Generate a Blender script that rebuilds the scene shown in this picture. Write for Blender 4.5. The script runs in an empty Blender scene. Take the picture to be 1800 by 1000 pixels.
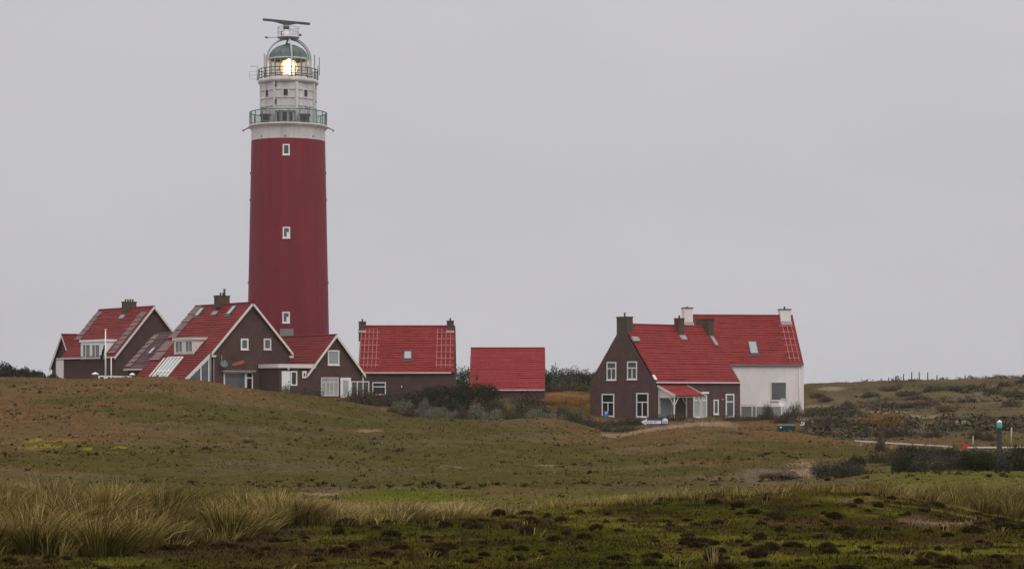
import bpy, bmesh, math, random
import numpy as np
from mathutils import Vector, Matrix

R = math.radians
F, ZC, HY = 4060.0, 6.0, 690.0          # focal length in photo pixels, eye height, horizon line
CAM = Vector((0, 0, ZC))
HAZE = .00009
UP = Vector((0, 0, 1))
rng = random.Random(7)
nr = np.random.default_rng(11)
scene = bpy.context.scene
col = scene.collection


def W(px, py, Y):
    return Vector(((px - 900) / F * Y, Y, ZC + (HY - py) / F * Y))


def hit(px, py, p0, n):
    d = Vector(((px - 900) / F, 1, (HY - py) / F))
    return CAM + d * ((p0 - CAM).dot(n) / d.dot(n))


def along(p, d, px):                     # distance from p along horizontal direction d to the sight line px
    k = (px - 900) / F
    return (k * p.y - p.x) / (d.x - k * d.y)


def zat(py, Y):
    return ZC + (HY - py) / F * Y


# ------------------------------------------------------------------ materials
MATS = {}


def nd(nt, typ, **kw):
    n = nt.nodes.new(typ)
    for k, v in kw.items():
        if k in n.inputs.keys() if isinstance(k, str) else False:
            n.inputs[k].default_value = v
        else:
            setattr(n, k, v)
    return n


def mat(name, c, rough=.75, var=.25, scale=1.5, scale2=9.0, c2=None, metal=0.0, bump=0.0, emit=None, es=0.0,
        spec=.4, bscale=30.0):
    m = bpy.data.materials.new(name)
    m.use_nodes = True
    nt = m.node_tree
    b = nt.nodes['Principled BSDF']
    b.inputs['Roughness'].default_value = rough
    b.inputs['Metallic'].default_value = metal
    b.inputs['Specular IOR Level'].default_value = spec
    tc = nd(nt, 'ShaderNodeTexCoord')
    n1 = nd(nt, 'ShaderNodeTexNoise'); n1.inputs['Scale'].default_value = scale
    n1.inputs['Detail'].default_value = 6
    n2 = nd(nt, 'ShaderNodeTexNoise'); n2.inputs['Scale'].default_value = scale2
    n2.inputs['Detail'].default_value = 3
    for n in (n1, n2):
        nt.links.new(tc.outputs['Object'], n.inputs['Vector'])
    mx = nd(nt, 'ShaderNodeMix', data_type='RGBA')
    a = [x * (1 - var) for x in c]
    d = [min(1, x * (1 + var)) for x in c] if c2 is None else c2
    mx.inputs[6].default_value = (*a, 1); mx.inputs[7].default_value = (*d, 1)
    ad = nd(nt, 'ShaderNodeMath', operation='ADD'); ad.use_clamp = True
    s1 = nd(nt, 'ShaderNodeMath', operation='MULTIPLY_ADD')
    s1.inputs[1].default_value = 1.6; s1.inputs[2].default_value = -.55
    s2 = nd(nt, 'ShaderNodeMath', operation='MULTIPLY_ADD')
    s2.inputs[1].default_value = .8; s2.inputs[2].default_value = -.15
    nt.links.new(n1.outputs[0], s1.inputs[0]); nt.links.new(n2.outputs[0], s2.inputs[0])
    nt.links.new(s1.outputs[0], ad.inputs[0]); nt.links.new(s2.outputs[0], ad.inputs[1])
    nt.links.new(ad.outputs[0], mx.inputs[0])
    nt.links.new(mx.outputs[2], b.inputs['Base Color'])
    if bump:
        n3 = nd(nt, 'ShaderNodeTexNoise'); n3.inputs['Scale'].default_value = bscale
        nt.links.new(tc.outputs['Object'], n3.inputs['Vector'])
        bp = nd(nt, 'ShaderNodeBump'); bp.inputs['Strength'].default_value = bump
        bp.inputs['Distance'].default_value = .05
        nt.links.new(n3.outputs[0], bp.inputs['Height']); nt.links.new(bp.outputs[0], b.inputs['Normal'])
    if emit:
        b.inputs['Emission Color'].default_value = (*emit, 1)
        b.inputs['Emission Strength'].default_value = es
    MATS[name] = m
    return m


def brick_mat(name, c1, c2, mortar, stains=0.0):
    m = mat(name, c1, rough=.95, var=.18, scale=.9, scale2=5, spec=.05)
    nt = m.node_tree; b = nt.nodes['Principled BSDF']
    src = b.inputs['Base Color'].links[0].from_socket
    uv = nd(nt, 'ShaderNodeUVMap')
    br = nd(nt, 'ShaderNodeTexBrick')
    br.inputs['Scale'].default_value = 1.0; br.inputs['Brick Width'].default_value = .22
    br.inputs['Row Height'].default_value = .07; br.inputs['Mortar Size'].default_value = .008
    br.inputs['Color1'].default_value = (1.15, 1.1, 1.1, 1); br.inputs['Color2'].default_value = (.8, .8, .82, 1)
    br.inputs['Mortar'].default_value = (*mortar, 1)
    nt.links.new(uv.outputs[0], br.inputs['Vector'])
    mu = nd(nt, 'ShaderNodeMix', data_type='RGBA', blend_type='MULTIPLY'); mu.inputs[0].default_value = 1
    nt.links.new(src, mu.inputs[6]); nt.links.new(br.outputs[0], mu.inputs[7])
    out = mu.outputs[2]
    if stains:
        tc = nd(nt, 'ShaderNodeTexCoord')
        n = nd(nt, 'ShaderNodeTexNoise'); n.inputs['Scale'].default_value = 2.2; n.inputs['Detail'].default_value = 8
        n.inputs['Roughness'].default_value = .75
        nt.links.new(tc.outputs['Object'], n.inputs['Vector'])
        rp = nd(nt, 'ShaderNodeMapRange'); rp.inputs[1].default_value = .6; rp.inputs[2].default_value = .74
        rp.inputs[4].default_value = stains
        nt.links.new(n.outputs[0], rp.inputs[0])
        mx = nd(nt, 'ShaderNodeMix', data_type='RGBA'); mx.inputs[7].default_value = (.30, .25, .25, 1)
        nt.links.new(rp.outputs[0], mx.inputs[0]); nt.links.new(out, mx.inputs[6])
        out = mx.outputs[2]
    nt.links.new(out, b.inputs['Base Color'])
    return m


def tile_mat(name, c, var=.2, weather=(.10, .03, .03), wamt=.5):
    m = mat(name, c, rough=.7, var=var, scale=.5, scale2=4, spec=.08)
    nt = m.node_tree; b = nt.nodes['Principled BSDF']
    src = b.inputs['Base Color'].links[0].from_socket
    uv = nd(nt, 'ShaderNodeUVMap')
    # every tile a slightly different red
    br = nd(nt, 'ShaderNodeTexBrick'); br.offset = 0
    br.inputs['Scale'].default_value = 1; br.inputs['Brick Width'].default_value = .26
    br.inputs['Row Height'].default_value = .36; br.inputs['Mortar Size'].default_value = .012
    br.inputs['Color1'].default_value = (1.1, 1.08, 1.08, 1); br.inputs['Color2'].default_value = (.88, .88, .9, 1)
    br.inputs['Mortar'].default_value = (.9, .9, .9, 1)
    nt.links.new(uv.outputs[0], br.inputs['Vector'])
    mu = nd(nt, 'ShaderNodeMix', data_type='RGBA', blend_type='MULTIPLY'); mu.inputs[0].default_value = .8
    nt.links.new(src, mu.inputs[6]); nt.links.new(br.outputs[0], mu.inputs[7])
    n = nd(nt, 'ShaderNodeTexNoise'); n.inputs['Scale'].default_value = .7; n.inputs['Detail'].default_value = 7
    nt.links.new(uv.outputs[0], n.inputs['Vector'])
    rp = nd(nt, 'ShaderNodeMapRange'); rp.inputs[1].default_value = .5; rp.inputs[2].default_value = .8
    rp.inputs[4].default_value = wamt
    nt.links.new(n.outputs[0], rp.inputs[0])
    mx = nd(nt, 'ShaderNodeMix', data_type='RGBA'); mx.inputs[7].default_value = (*weather, 1)
    nt.links.new(rp.outputs[0], mx.inputs[0]); nt.links.new(mu.outputs[2], mx.inputs[6])
    nt.links.new(mx.outputs[2], b.inputs['Base Color'])
    # pantile rolls
    sx = nd(nt, 'ShaderNodeSeparateXYZ'); nt.links.new(uv.outputs[0], sx.inputs[0])
    k = nd(nt, 'ShaderNodeMath', operation='MULTIPLY'); k.inputs[1].default_value = 2 * math.pi / .26
    s = nd(nt, 'ShaderNodeMath', operation='SINE')
    nt.links.new(sx.outputs[0], k.inputs[0]); nt.links.new(k.outputs[0], s.inputs[0])
    bp = nd(nt, 'ShaderNodeBump'); bp.inputs['Strength'].default_value = .25; bp.inputs['Distance'].default_value = .02
    nt.links.new(s.outputs[0], bp.inputs['Height']); nt.links.new(bp.outputs[0], b.inputs['Normal'])
    return m


def attr_mat(name, rough=.9, var=.35, scales=(1.2, 7, 40), bump=.6, spec=.0, transl=0.0):
    m = bpy.data.materials.new(name); m.use_nodes = True
    nt = m.node_tree; b = nt.nodes['Principled BSDF']
    b.inputs['Roughness'].default_value = rough; b.inputs['Specular IOR Level'].default_value = spec
    at = nd(nt, 'ShaderNodeAttribute', attribute_name='tint')
    if scales:
        geo = nd(nt, 'ShaderNodeNewGeometry')
        tot = None
        for i, s in enumerate(scales):
            n = nd(nt, 'ShaderNodeTexNoise'); n.inputs['Scale'].default_value = s; n.inputs['Detail'].default_value = 5
            nt.links.new(geo.outputs['Position'], n.inputs['Vector'])
            if tot is None:
                tot = n.outputs[0]
            else:
                a = nd(nt, 'ShaderNodeMath', operation='ADD')
                nt.links.new(tot, a.inputs[0]); nt.links.new(n.outputs[0], a.inputs[1]); tot = a.outputs[0]
        mr = nd(nt, 'ShaderNodeMapRange')
        k = len(scales)
        mr.inputs[1].default_value = .36 * k; mr.inputs[2].default_value = .64 * k
        mr.inputs[3].default_value = 1 - var; mr.inputs[4].default_value = 1 + var
        nt.links.new(tot, mr.inputs[0])
        vm = nd(nt, 'ShaderNodeVectorMath', operation='SCALE')
        nt.links.new(at.outputs['Color'], vm.inputs[0]); nt.links.new(mr.outputs[0], vm.inputs['Scale'])
        nt.links.new(vm.outputs[0], b.inputs['Base Color'])
        if bump:
            bp = nd(nt, 'ShaderNodeBump'); bp.inputs['Strength'].default_value = bump; bp.inputs['Distance'].default_value = .12
            nt.links.new(tot, bp.inputs['Height']); nt.links.new(bp.outputs[0], b.inputs['Normal'])
    else:
        nt.links.new(at.outputs['Color'], b.inputs['Base Color'])
    MATS[name] = m
    return m


def glass_mat(name, tint, mixf, rough=.05):
    m = bpy.data.materials.new(name); m.use_nodes = True
    nt = m.node_tree; nt.nodes.remove(nt.nodes['Principled BSDF'])
    out = nt.nodes['Material Output']
    tr = nd(nt, 'ShaderNodeBsdfTransparent'); tr.inputs[0].default_value = (*tint, 1)
    gl = nd(nt, 'ShaderNodeBsdfGlossy'); gl.inputs['Roughness'].default_value = rough
    mx = nd(nt, 'ShaderNodeMixShader'); mx.inputs[0].default_value = mixf
    nt.links.new(tr.outputs[0], mx.inputs[1]); nt.links.new(gl.outputs[0], mx.inputs[2])
    nt.links.new(mx.outputs[0], out.inputs[0])
    MATS[name] = m


mat('tower_red', (.19, .025, .035), rough=.6, var=.09, scale=.18, scale2=2.5, spec=.2)
mat('tower_white', (.57, .55, .53), rough=.7, var=.12, scale=.7, scale2=5)
mat('white_paint', (.78, .77, .75), rough=.5, var=.06)
mat('cream_paint', (.66, .62, .56), rough=.55, var=.08)
mat('white_render', (.74, .68, .66), rough=.85, var=.07, scale=.35, scale2=3)
mat('dark_metal', (.06, .065, .065), rough=.5, var=.3)
mat('rail_metal', (.16, .17, .165), rough=.5, var=.3)
mat('grey_metal', (.42, .43, .43), rough=.5, var=.15)
mat('copper_green', (.075, .115, .115), rough=.55, var=.45, scale=1.2, scale2=3, c2=(.14, .175, .165))
mat('lead', (.26, .25, .24), rough=.7, var=.25)
mat('concrete', (.22, .22, .20), rough=.9, var=.15)
mat('pane_dark', (.020, .021, .021), rough=.12, var=.3, scale=.8, spec=.5)
mat('pane_grey', (.10, .11, .112), rough=.15, var=.3, scale=.8, spec=.5)
mat('pane_light', (.30, .33, .335), rough=.2, var=.15, scale=.6, spec=.5)
mat('pane_green', (.05, .085, .07), rough=.2, var=.2, spec=.5)
mat('curtain', (.36, .38, .37), rough=.4, var=.3, scale=.9, scale2=6)
mat('slate_mauve', (.125, .062, .064), rough=.6, var=.28, scale=.8, scale2=5)
mat('batten', (.36, .20, .19), rough=.8, var=.2)
mat('batten_red', (.50, .19, .17), rough=.8, var=.2)
mat('orange_board', (.36, .095, .05), rough=.7, var=.25)
mat('dish_green', (.10, .15, .14), rough=.5, var=.15)
mat('flag_cloth', (.012, .055, .04), rough=.8, var=.5, scale=2, c2=(.004, .006, .007))
mat('sign_navy', (.035, .035, .11), rough=.45, var=.1)
mat('sign_blue', (.03, .14, .42), rough=.4, var=.05)
mat('sign_white', (.72, .74, .78), rough=.45, var=.04)
mat('sign_text', (.05, .05, .08), rough=.6, var=.05)
mat('bin_green', (.006, .045, .035), rough=.5, var=.25)
mat('post_dark', (.035, .045, .04), rough=.7, var=.35, scale=3)
mat('post_green', (.045, .26, .16), rough=.5, var=.1)
mat('red_marker', (.55, .03, .06), rough=.45, var=.1)
mat('wood_grey', (.09, .085, .075), rough=.95, var=.35, scale=3)
mat('wood_pale', (.34, .30, .26), rough=.9, var=.25, scale=3)
mat('bark', (.045, .034, .028), rough=.95, var=.35)
mat('bird_black', (.02, .02, .02), rough=.8)
mat('lens_warm', (.9, .8, .6), rough=.3, emit=(1, .50, .20), es=1.5)
mat('lamp_core', (1, 1, 1), rough=.3, emit=(1, .80, .48), es=32)
for n, c in (('flower_white', (.55, .52, .45)),):
    mat(n, c, rough=.8)
def streaks(name, lo, zs=.05, sc=1.3):
    nt = MATS[name].node_tree; b = nt.nodes['Principled BSDF']; src = b.inputs['Base Color'].links[0].from_socket
    tc = nd(nt, 'ShaderNodeTexCoord'); mp = nd(nt, 'ShaderNodeMapping'); mp.inputs['Scale'].default_value = (sc, sc, zs)
    n = nd(nt, 'ShaderNodeTexNoise'); n.inputs['Scale'].default_value = 1; n.inputs['Detail'].default_value = 7; n.inputs['Roughness'].default_value = .65
    nt.links.new(tc.outputs['Object'], mp.inputs[0]); nt.links.new(mp.outputs[0], n.inputs['Vector'])
    r = nd(nt, 'ShaderNodeMapRange'); r.inputs[1].default_value = .35; r.inputs[2].default_value = .68; r.inputs[3].default_value = 1.06; r.inputs[4].default_value = lo
    nt.links.new(n.outputs[0], r.inputs[0])
    v = nd(nt, 'ShaderNodeVectorMath', operation='SCALE'); nt.links.new(src, v.inputs[0]); nt.links.new(r.outputs[0], v.inputs['Scale'])
    nt.links.new(v.outputs[0], b.inputs['Base Color'])


streaks('tower_red', .80); streaks('tower_white', .80, .12, 2.2); streaks('white_render', .94, .35, .9); streaks('white_paint', .92, .3, 2.0)
brick_mat('brick_brown', (.086, .054, .045), None, (1.25, 1.2, 1.2))
brick_mat('brick_purple', (.100, .064, .058), None, (1.2, 1.15, 1.15), stains=.5)
brick_mat('brick_olive', (.080, .062, .048), None, (1.2, 1.2, 1.15))
tile_mat('tile_dull', (.168, .024, .022), var=.18, weather=(.10, .035, .035), wamt=.4)
tile_mat('tile_red', (.212, .030, .027), var=.14, weather=(.13, .020, .022), wamt=.5)
tile_mat('tile_bright', (.250, .035, .034), var=.10, weather=(.22, .03, .035), wamt=.3)
tile_mat('tile_mauve', (.10, .060, .062), var=.25, weather=(.07, .05, .05), wamt=.4)
glass_mat('gallery_glass', (.76, .82, .785), .06)
glass_mat('lantern_glass', (.90, .86, .80), .05)
attr_mat('ground', var=.40, scales=(.55, 2.6, 14), bump=.55)
attr_mat('blades', rough=.8, scales=None, bump=0, spec=.0)
attr_mat('leaf', rough=.85, scales=None, bump=0, spec=.0)


# ------------------------------------------------------------------ mesh builder
class MB:
    def __init__(self):
        self.v, self.f, self.uv, self.sm = [], [], [], []

    def face(self, pts, uv=None, smooth=False):
        i = len(self.v)
        self.v += [Vector(p) for p in pts]
        self.f.append(list(range(i, i + len(pts))))
        self.uv.append(uv); self.sm.append(smooth)

    def hexa(self, p):                    # 8 corners: bottom ring 0-3, top ring 4-7
        for q in ((0, 3, 2, 1), (4, 5, 6, 7), (0, 1, 5, 4), (1, 2, 6, 5), (2, 3, 7, 6), (3, 0, 4, 7)):
            self.face([p[k] for k in q])

    def box(self, c, ax, ay, az):         # centre and three half-axis vectors
        c = Vector(c)
        self.hexa([c - ax - ay - az, c + ax - ay - az, c + ax + ay - az, c - ax + ay - az,
                   c - ax - ay + az, c + ax - ay + az, c + ax + ay + az, c - ax + ay + az])

    def abox(self, x0, x1, y0, y1, z0, z1):
        self.box(((x0 + x1) / 2, (y0 + y1) / 2, (z0 + z1) / 2), Vector(((x1 - x0) / 2, 0, 0)),
                 Vector((0, (y1 - y0) / 2, 0)), Vector((0, 0, (z1 - z0) / 2)))

    def bar(self, p, q, w, h=None, up=UP):
        p, q = Vector(p), Vector(q); d = (q - p).normalized()
        s = d.cross(up)
        if s.length < 1e-4:
            s = d.cross(Vector((0, 1, 0)))
        s.normalize(); t = s.cross(d)
        self.box((p + q) / 2, (q - p) / 2, s * w / 2, t * (h or w) / 2)

    def prism(self, pts, ext):
        n = len(pts); pts = [Vector(p) for p in pts]; top = [p + ext for p in pts]
        self.face(pts[::-1]); self.face(top)
        for i in range(n):
            j = (i + 1) % n
            self.face([pts[i], pts[j], top[j], top[i]])

    def tube(self, path, rad, n=8, cap=True):
        path = [Vector(p) for p in path]
        if not isinstance(rad, (list, tuple)):
            rad = [rad] * len(path)
        rings = []
        for i, p in enumerate(path):
            d = (path[min(i + 1, len(path) - 1)] - path[max(i - 1, 0)]).normalized()
            s = d.cross(UP)
            if s.length < 1e-3:
                s = Vector((1, 0, 0))
            s.normalize(); t = s.cross(d).normalized()
            rings.append([p + (s * math.cos(a) + t * math.sin(a)) * rad[i] for a in [2 * math.pi * k / n for k in range(n)]])
        base = len(self.v)
        for r in rings:
            self.v += r
        for i in range(len(rings) - 1):
            for k in range(n):
                a, b = base + i * n + k, base + i * n + (k + 1) % n
                self.f.append([a, b, b + n, a + n]); self.uv.append(None); self.sm.append(n > 5)
        if cap:
            self.f.append([base + k for k in range(n)][::-1]); self.uv.append(None); self.sm.append(False)
            self.f.append([base + (len(rings) - 1) * n + k for k in range(n)]); self.uv.append(None); self.sm.append(False)

    def lathe(self, cx, cy, prof, n=48, smooth=True, rot=0.0):
        base = len(self.v)
        for r, z in prof:
            for k in range(n):
                a = 2 * math.pi * k / n + rot
                self.v.append(Vector((cx + r * math.cos(a), cy + r * math.sin(a), z)))
        for i in range(len(prof) - 1):
            for k in range(n):
                a, b = base + i * n + k, base + i * n + (k + 1) % n
                self.f.append([a, b, b + n, a + n]); self.uv.append(None); self.sm.append(smooth)

    def make(self, name, m, off=Vector((0, 0, 0))):
        me = bpy.data.meshes.new(name)
        me.from_pydata([tuple(p - off) for p in self.v], [], self.f)
        if any(u for u in self.uv):
            ul = me.uv_layers.new(name='UVMap')
            k = 0
            for fi, f in enumerate(self.f):
                for j in range(len(f)):
                    ul.data[k].uv = self.uv[fi][j] if self.uv[fi] else (0, 0)
                    k += 1
        me.polygons.foreach_set('use_smooth', self.sm)
        me.materials.append(MATS[m])
        me.update()
        return me


def top_of(o):
    while o.parent:
        o = o.parent
    return o


def tag(o, label=None, cat=None, group=None, kind=None):
    if label: o['label'] = label
    if cat: o['category'] = cat
    if group: o['group'] = group
    if kind: o['kind'] = kind
    return o


def thing(name, label, cat, loc, group=None):
    o = bpy.data.objects.new(name, None); col.objects.link(o)
    o.location = loc; o.empty_display_size = .3
    return tag(o, label, cat, group)


def part(mb, name, m, parent, label=None):
    me = mb.make(name, m, Vector(top_of(parent).location))
    o = bpy.data.objects.new(name, me); col.objects.link(o); o.parent = parent
    if label: o['label'] = label
    return o


def solo(mb, name, m, label, cat, loc=(0, 0, 0), group=None, kind=None):
    me = mb.make(name, m, Vector(loc))
    o = bpy.data.objects.new(name, me); col.objects.link(o); o.location = loc
    return tag(o, label, cat, group, kind)


def clone(o, parent=None):
    c = o.copy(); col.objects.link(c)
    if parent: c.parent = parent
    for ch in o.children:
        clone(ch, c)
    return c


def np_mesh(name, V, Fq, tint=None, m=None, smooth=False):
    me = bpy.data.meshes.new(name)
    V = np.asarray(V, np.float32); Fq = np.asarray(Fq, np.int32)
    nf, k = Fq.shape
    me.vertices.add(len(V)); me.vertices.foreach_set('co', V.ravel())
    me.loops.add(nf * k); me.loops.foreach_set('vertex_index', Fq.ravel())
    me.polygons.add(nf); me.polygons.foreach_set('loop_start', np.arange(0, nf * k, k, dtype=np.int32))
    me.polygons.foreach_set('loop_total', np.full(nf, k, np.int32))
    me.polygons.foreach_set('use_smooth', np.full(nf, smooth, bool))
    if tint is not None:
        at = me.attributes.new('tint', 'FLOAT_COLOR', 'POINT')
        c = np.ones((len(V), 4), np.float32); c[:, :3] = tint
        at.data.foreach_set('color', c.ravel())
    me.update(calc_edges=True); me.validate()
    if m: me.materials.append(MATS[m])
    return me


def np_obj(name, me, loc=(0, 0, 0), parent=None):
    o = bpy.data.objects.new(name, me); col.objects.link(o); o.location = loc
    if parent: o.parent = parent
    return o


# ------------------------------------------------------------------ terrain
PX = np.array([-1600, -300, 0, 150, 300, 375, 450, 550, 640, 720, 860, 985, 1060, 1150, 1240, 1400, 1530, 1650, 1800, 2200, 3400], float)


def full(v):                              # 17 values for px 0..1800 (px 0 first) padded at both sides
    v = list(v)
    return [v[0], v[0]] + v + [v[-1], v[-1]]


def prow(Y, v):
    return (Y, [(HY - p) / F * Y for p in full(v)])


def zrow(Y, v):
    return (Y, full(v if hasattr(v, '__len__') else [v] * 17))


ROWS = [
    zrow(7, -1.72), zrow(20, -2.12), zrow(32, -2.44), zrow(42, -2.44),
    zrow(50, [-2.66, -2.66, -2.7, -2.76, -2.82, -2.86, -2.82, -2.76, -2.64, -2.50, -2.42, -2.32, -2.25, -2.18, -2.18, -2.42, -2.85]),
    zrow(62, [-3.2, -3.2, -3.25, -3.3, -3.4, -3.5, -3.5, -3.5, -3.45, -3.4, -3.35, -3.3, -3.3, -3.3, -3.2, -3.2, -3.25]),
    prow(75, [882, 884, 886, 888, 891, 894, 896, 896, 894, 890, 886, 884, 880, 874, 870, 868, 868]),
    prow(85, [867, 868, 869, 871, 873, 876, 878, 876, 872, 870, 868, 866, 862, 858, 850, 848, 850]),
    prow(100, [830, 832, 838, 840, 843, 846, 848, 847, 845, 845, 845, 843, 840, 838, 830, 825, 824]),
    prow(130, [768, 768, 772, 776, 780, 788, 795, 796, 798, 800, 803, 800, 796, 797, 798, 798, 798]),
    prow(150, [730, 730, 733, 738, 745, 757, 768, 770, 772, 777, 785, 778, 764, 775, 787, 783, 782]),
    prow(165, [705, 704, 706, 713, 722, 737, 752, 757, 758, 760, 776, 757, 748, 763, 779, 768, 765]),
    prow(180, [684, 684, 683, 691, 704, 718, 738, 748, 746, 744, 772, 770, 765, 768, 768, 757, 754]),
    prow(192, [671, 672, 669, 678, 690, 703, 719, 740, 739, 734, 765, 760, 757, 758, 758, 747, 743]),
    prow(200, [664, 667, 662, 671, 685, 696, 712, 738, 740, 736, 762, 757, 753, 752, 750, 740, 736]),
    prow(212, [668, 672, 668, 679, 692, 700, 714, 735, 738, 738, 757, 750, 747, 747, 742, 730, 726]),
    prow(228, [685, 688, 690, 693, 696, 700, 705, 715, 722, 735, 744, 741, 740, 740, 730, 716, 712]),
    prow(245, [680, 686, 692, 694, 697, 699, 699, 702, 705, 720, 733, 735, 735, 735, 718, 704, 699]),
    prow(262, [672, 684, 692, 696, 698, 698, 698, 698, 700, 702, 715, 725, 730, 727, 705, 692, 687]),
    prow(300, [672, 684, 690, 692, 693, 694, 694, 693, 690, 684, 686, 690, 690, 675, 670, 668, 664]),
    prow(322, [674, 684, 690, 692, 693, 694, 694, 693, 688, 682, 684, 690, 690, 677, 673, 670.5, 667]),
    zrow(420, -3), zrow(700, -5), zrow(2000, -5.5), zrow(9000, -6),
]
YK = np.array([r[0] for r in ROWS], float); ZK = np.array([r[1] for r in ROWS], float)


def pchip(x, y, xn):
    h = np.diff(x)[:, None]; d = np.diff(y, axis=0) / h
    m = np.zeros_like(y)
    w1 = 2 * h[1:] + h[:-1]; w2 = h[1:] + 2 * h[:-1]
    ok = d[:-1] * d[1:] > 0
    with np.errstate(all='ignore'):
        mm = (w1 + w2) / (w1 / d[:-1] + w2 / d[1:])
    m[1:-1] = np.where(ok, mm, 0); m[0] = d[0]; m[-1] = d[-1]
    i = np.clip(np.searchsorted(x, xn) - 1, 0, len(x) - 2)
    t = ((xn - x[i]) / (x[i + 1] - x[i]))[:, None]; hh = (x[i + 1] - x[i])[:, None]
    return ((2 * t**3 - 3 * t**2 + 1) * y[i] + (t**3 - 2 * t**2 + t) * hh * m[i] + (-2 * t**3 + 3 * t**2) * y[i + 1] + (t**3 - t**2) * hh * m[i + 1])


GY = np.concatenate([np.linspace(7, 60, 107), np.linspace(60.5, 340, 560), np.geomspace(345, 9000, 60)])
GX = np.arange(-1600, 3401, 10.0)
_t = pchip(YK, ZK, GY)
TAB = np.array([np.interp(GX, PX, r) for r in _t])
ker = np.exp(-np.linspace(-2, 2, 9)**2); ker /= ker.sum()
TAB = np.apply_along_axis(lambda a: np.convolve(np.pad(a, 4, 'edge'), ker, 'valid'), 1, TAB)

_lat = nr.random((256, 256))


def vnoise(x, y):
    xi, yi = np.floor(x).astype(int), np.floor(y).astype(int)
    fx, fy = x - xi, y - yi
    fx = fx * fx * (3 - 2 * fx); fy = fy * fy * (3 - 2 * fy)
    g = lambda a, b: _lat[a & 255, b & 255]
    return (g(xi, yi) * (1 - fx) + g(xi + 1, yi) * fx) * (1 - fy) + (g(xi, yi + 1) * (1 - fx) + g(xi + 1, yi + 1) * fx) * fy


def fbm(x, y, s, o=4):
    t, a, n = 0, 1, 0
    for k in range(o):
        t = t + a * vnoise(x / s * 2**k + 17.3 * k + 500, y / s * 2**k + 9.1 * k + 500); n += a; a *= .55
    return t / n - .5


def sstep(a, b, x):
    t = np.clip((x - a) / (b - a), 0, 1)
    return t * t * (3 - 2 * t)


def height(x, y, rough=True):
    x = np.asarray(x, float); y = np.asarray(y, float)
    px = np.clip(x / np.maximum(y, 1) * F + 900, -1600, 3400)
    yc = np.clip(y, GY[0], GY[-1])
    i = np.clip(np.searchsorted(GY, yc) - 1, 0, len(GY) - 2)
    j = np.clip(((px + 1600) / 10).astype(int), 0, len(GX) - 2)
    ty = (yc - GY[i]) / (GY[i + 1] - GY[i]); tx = (px + 1600) / 10 - j
    z = (TAB[i, j] * (1 - tx) + TAB[i, j + 1] * tx) * (1 - ty) + (TAB[i + 1, j] * (1 - tx) + TAB[i + 1, j + 1] * tx) * ty
    if rough:
        far = np.clip(y / 120, .25, 1)
        z = z + fbm(x, y, 9, 3) * (.22 + .40 * sstep(66, 85, y) * sstep(172, 135, y)) * far + fbm(x + 70, y, 1.7, 3) * .36 * np.clip(y / 90, .35, 1)
    return z + ZC


def gz(x, y):
    return float(height(np.array([x]), np.array([y]))[0])


def blob(px, py, cx, cy, rx, ry):
    return np.clip(1.35 - ((px - cx) / rx)**2 - ((py - cy) / ry)**2, 0, 1)


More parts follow.
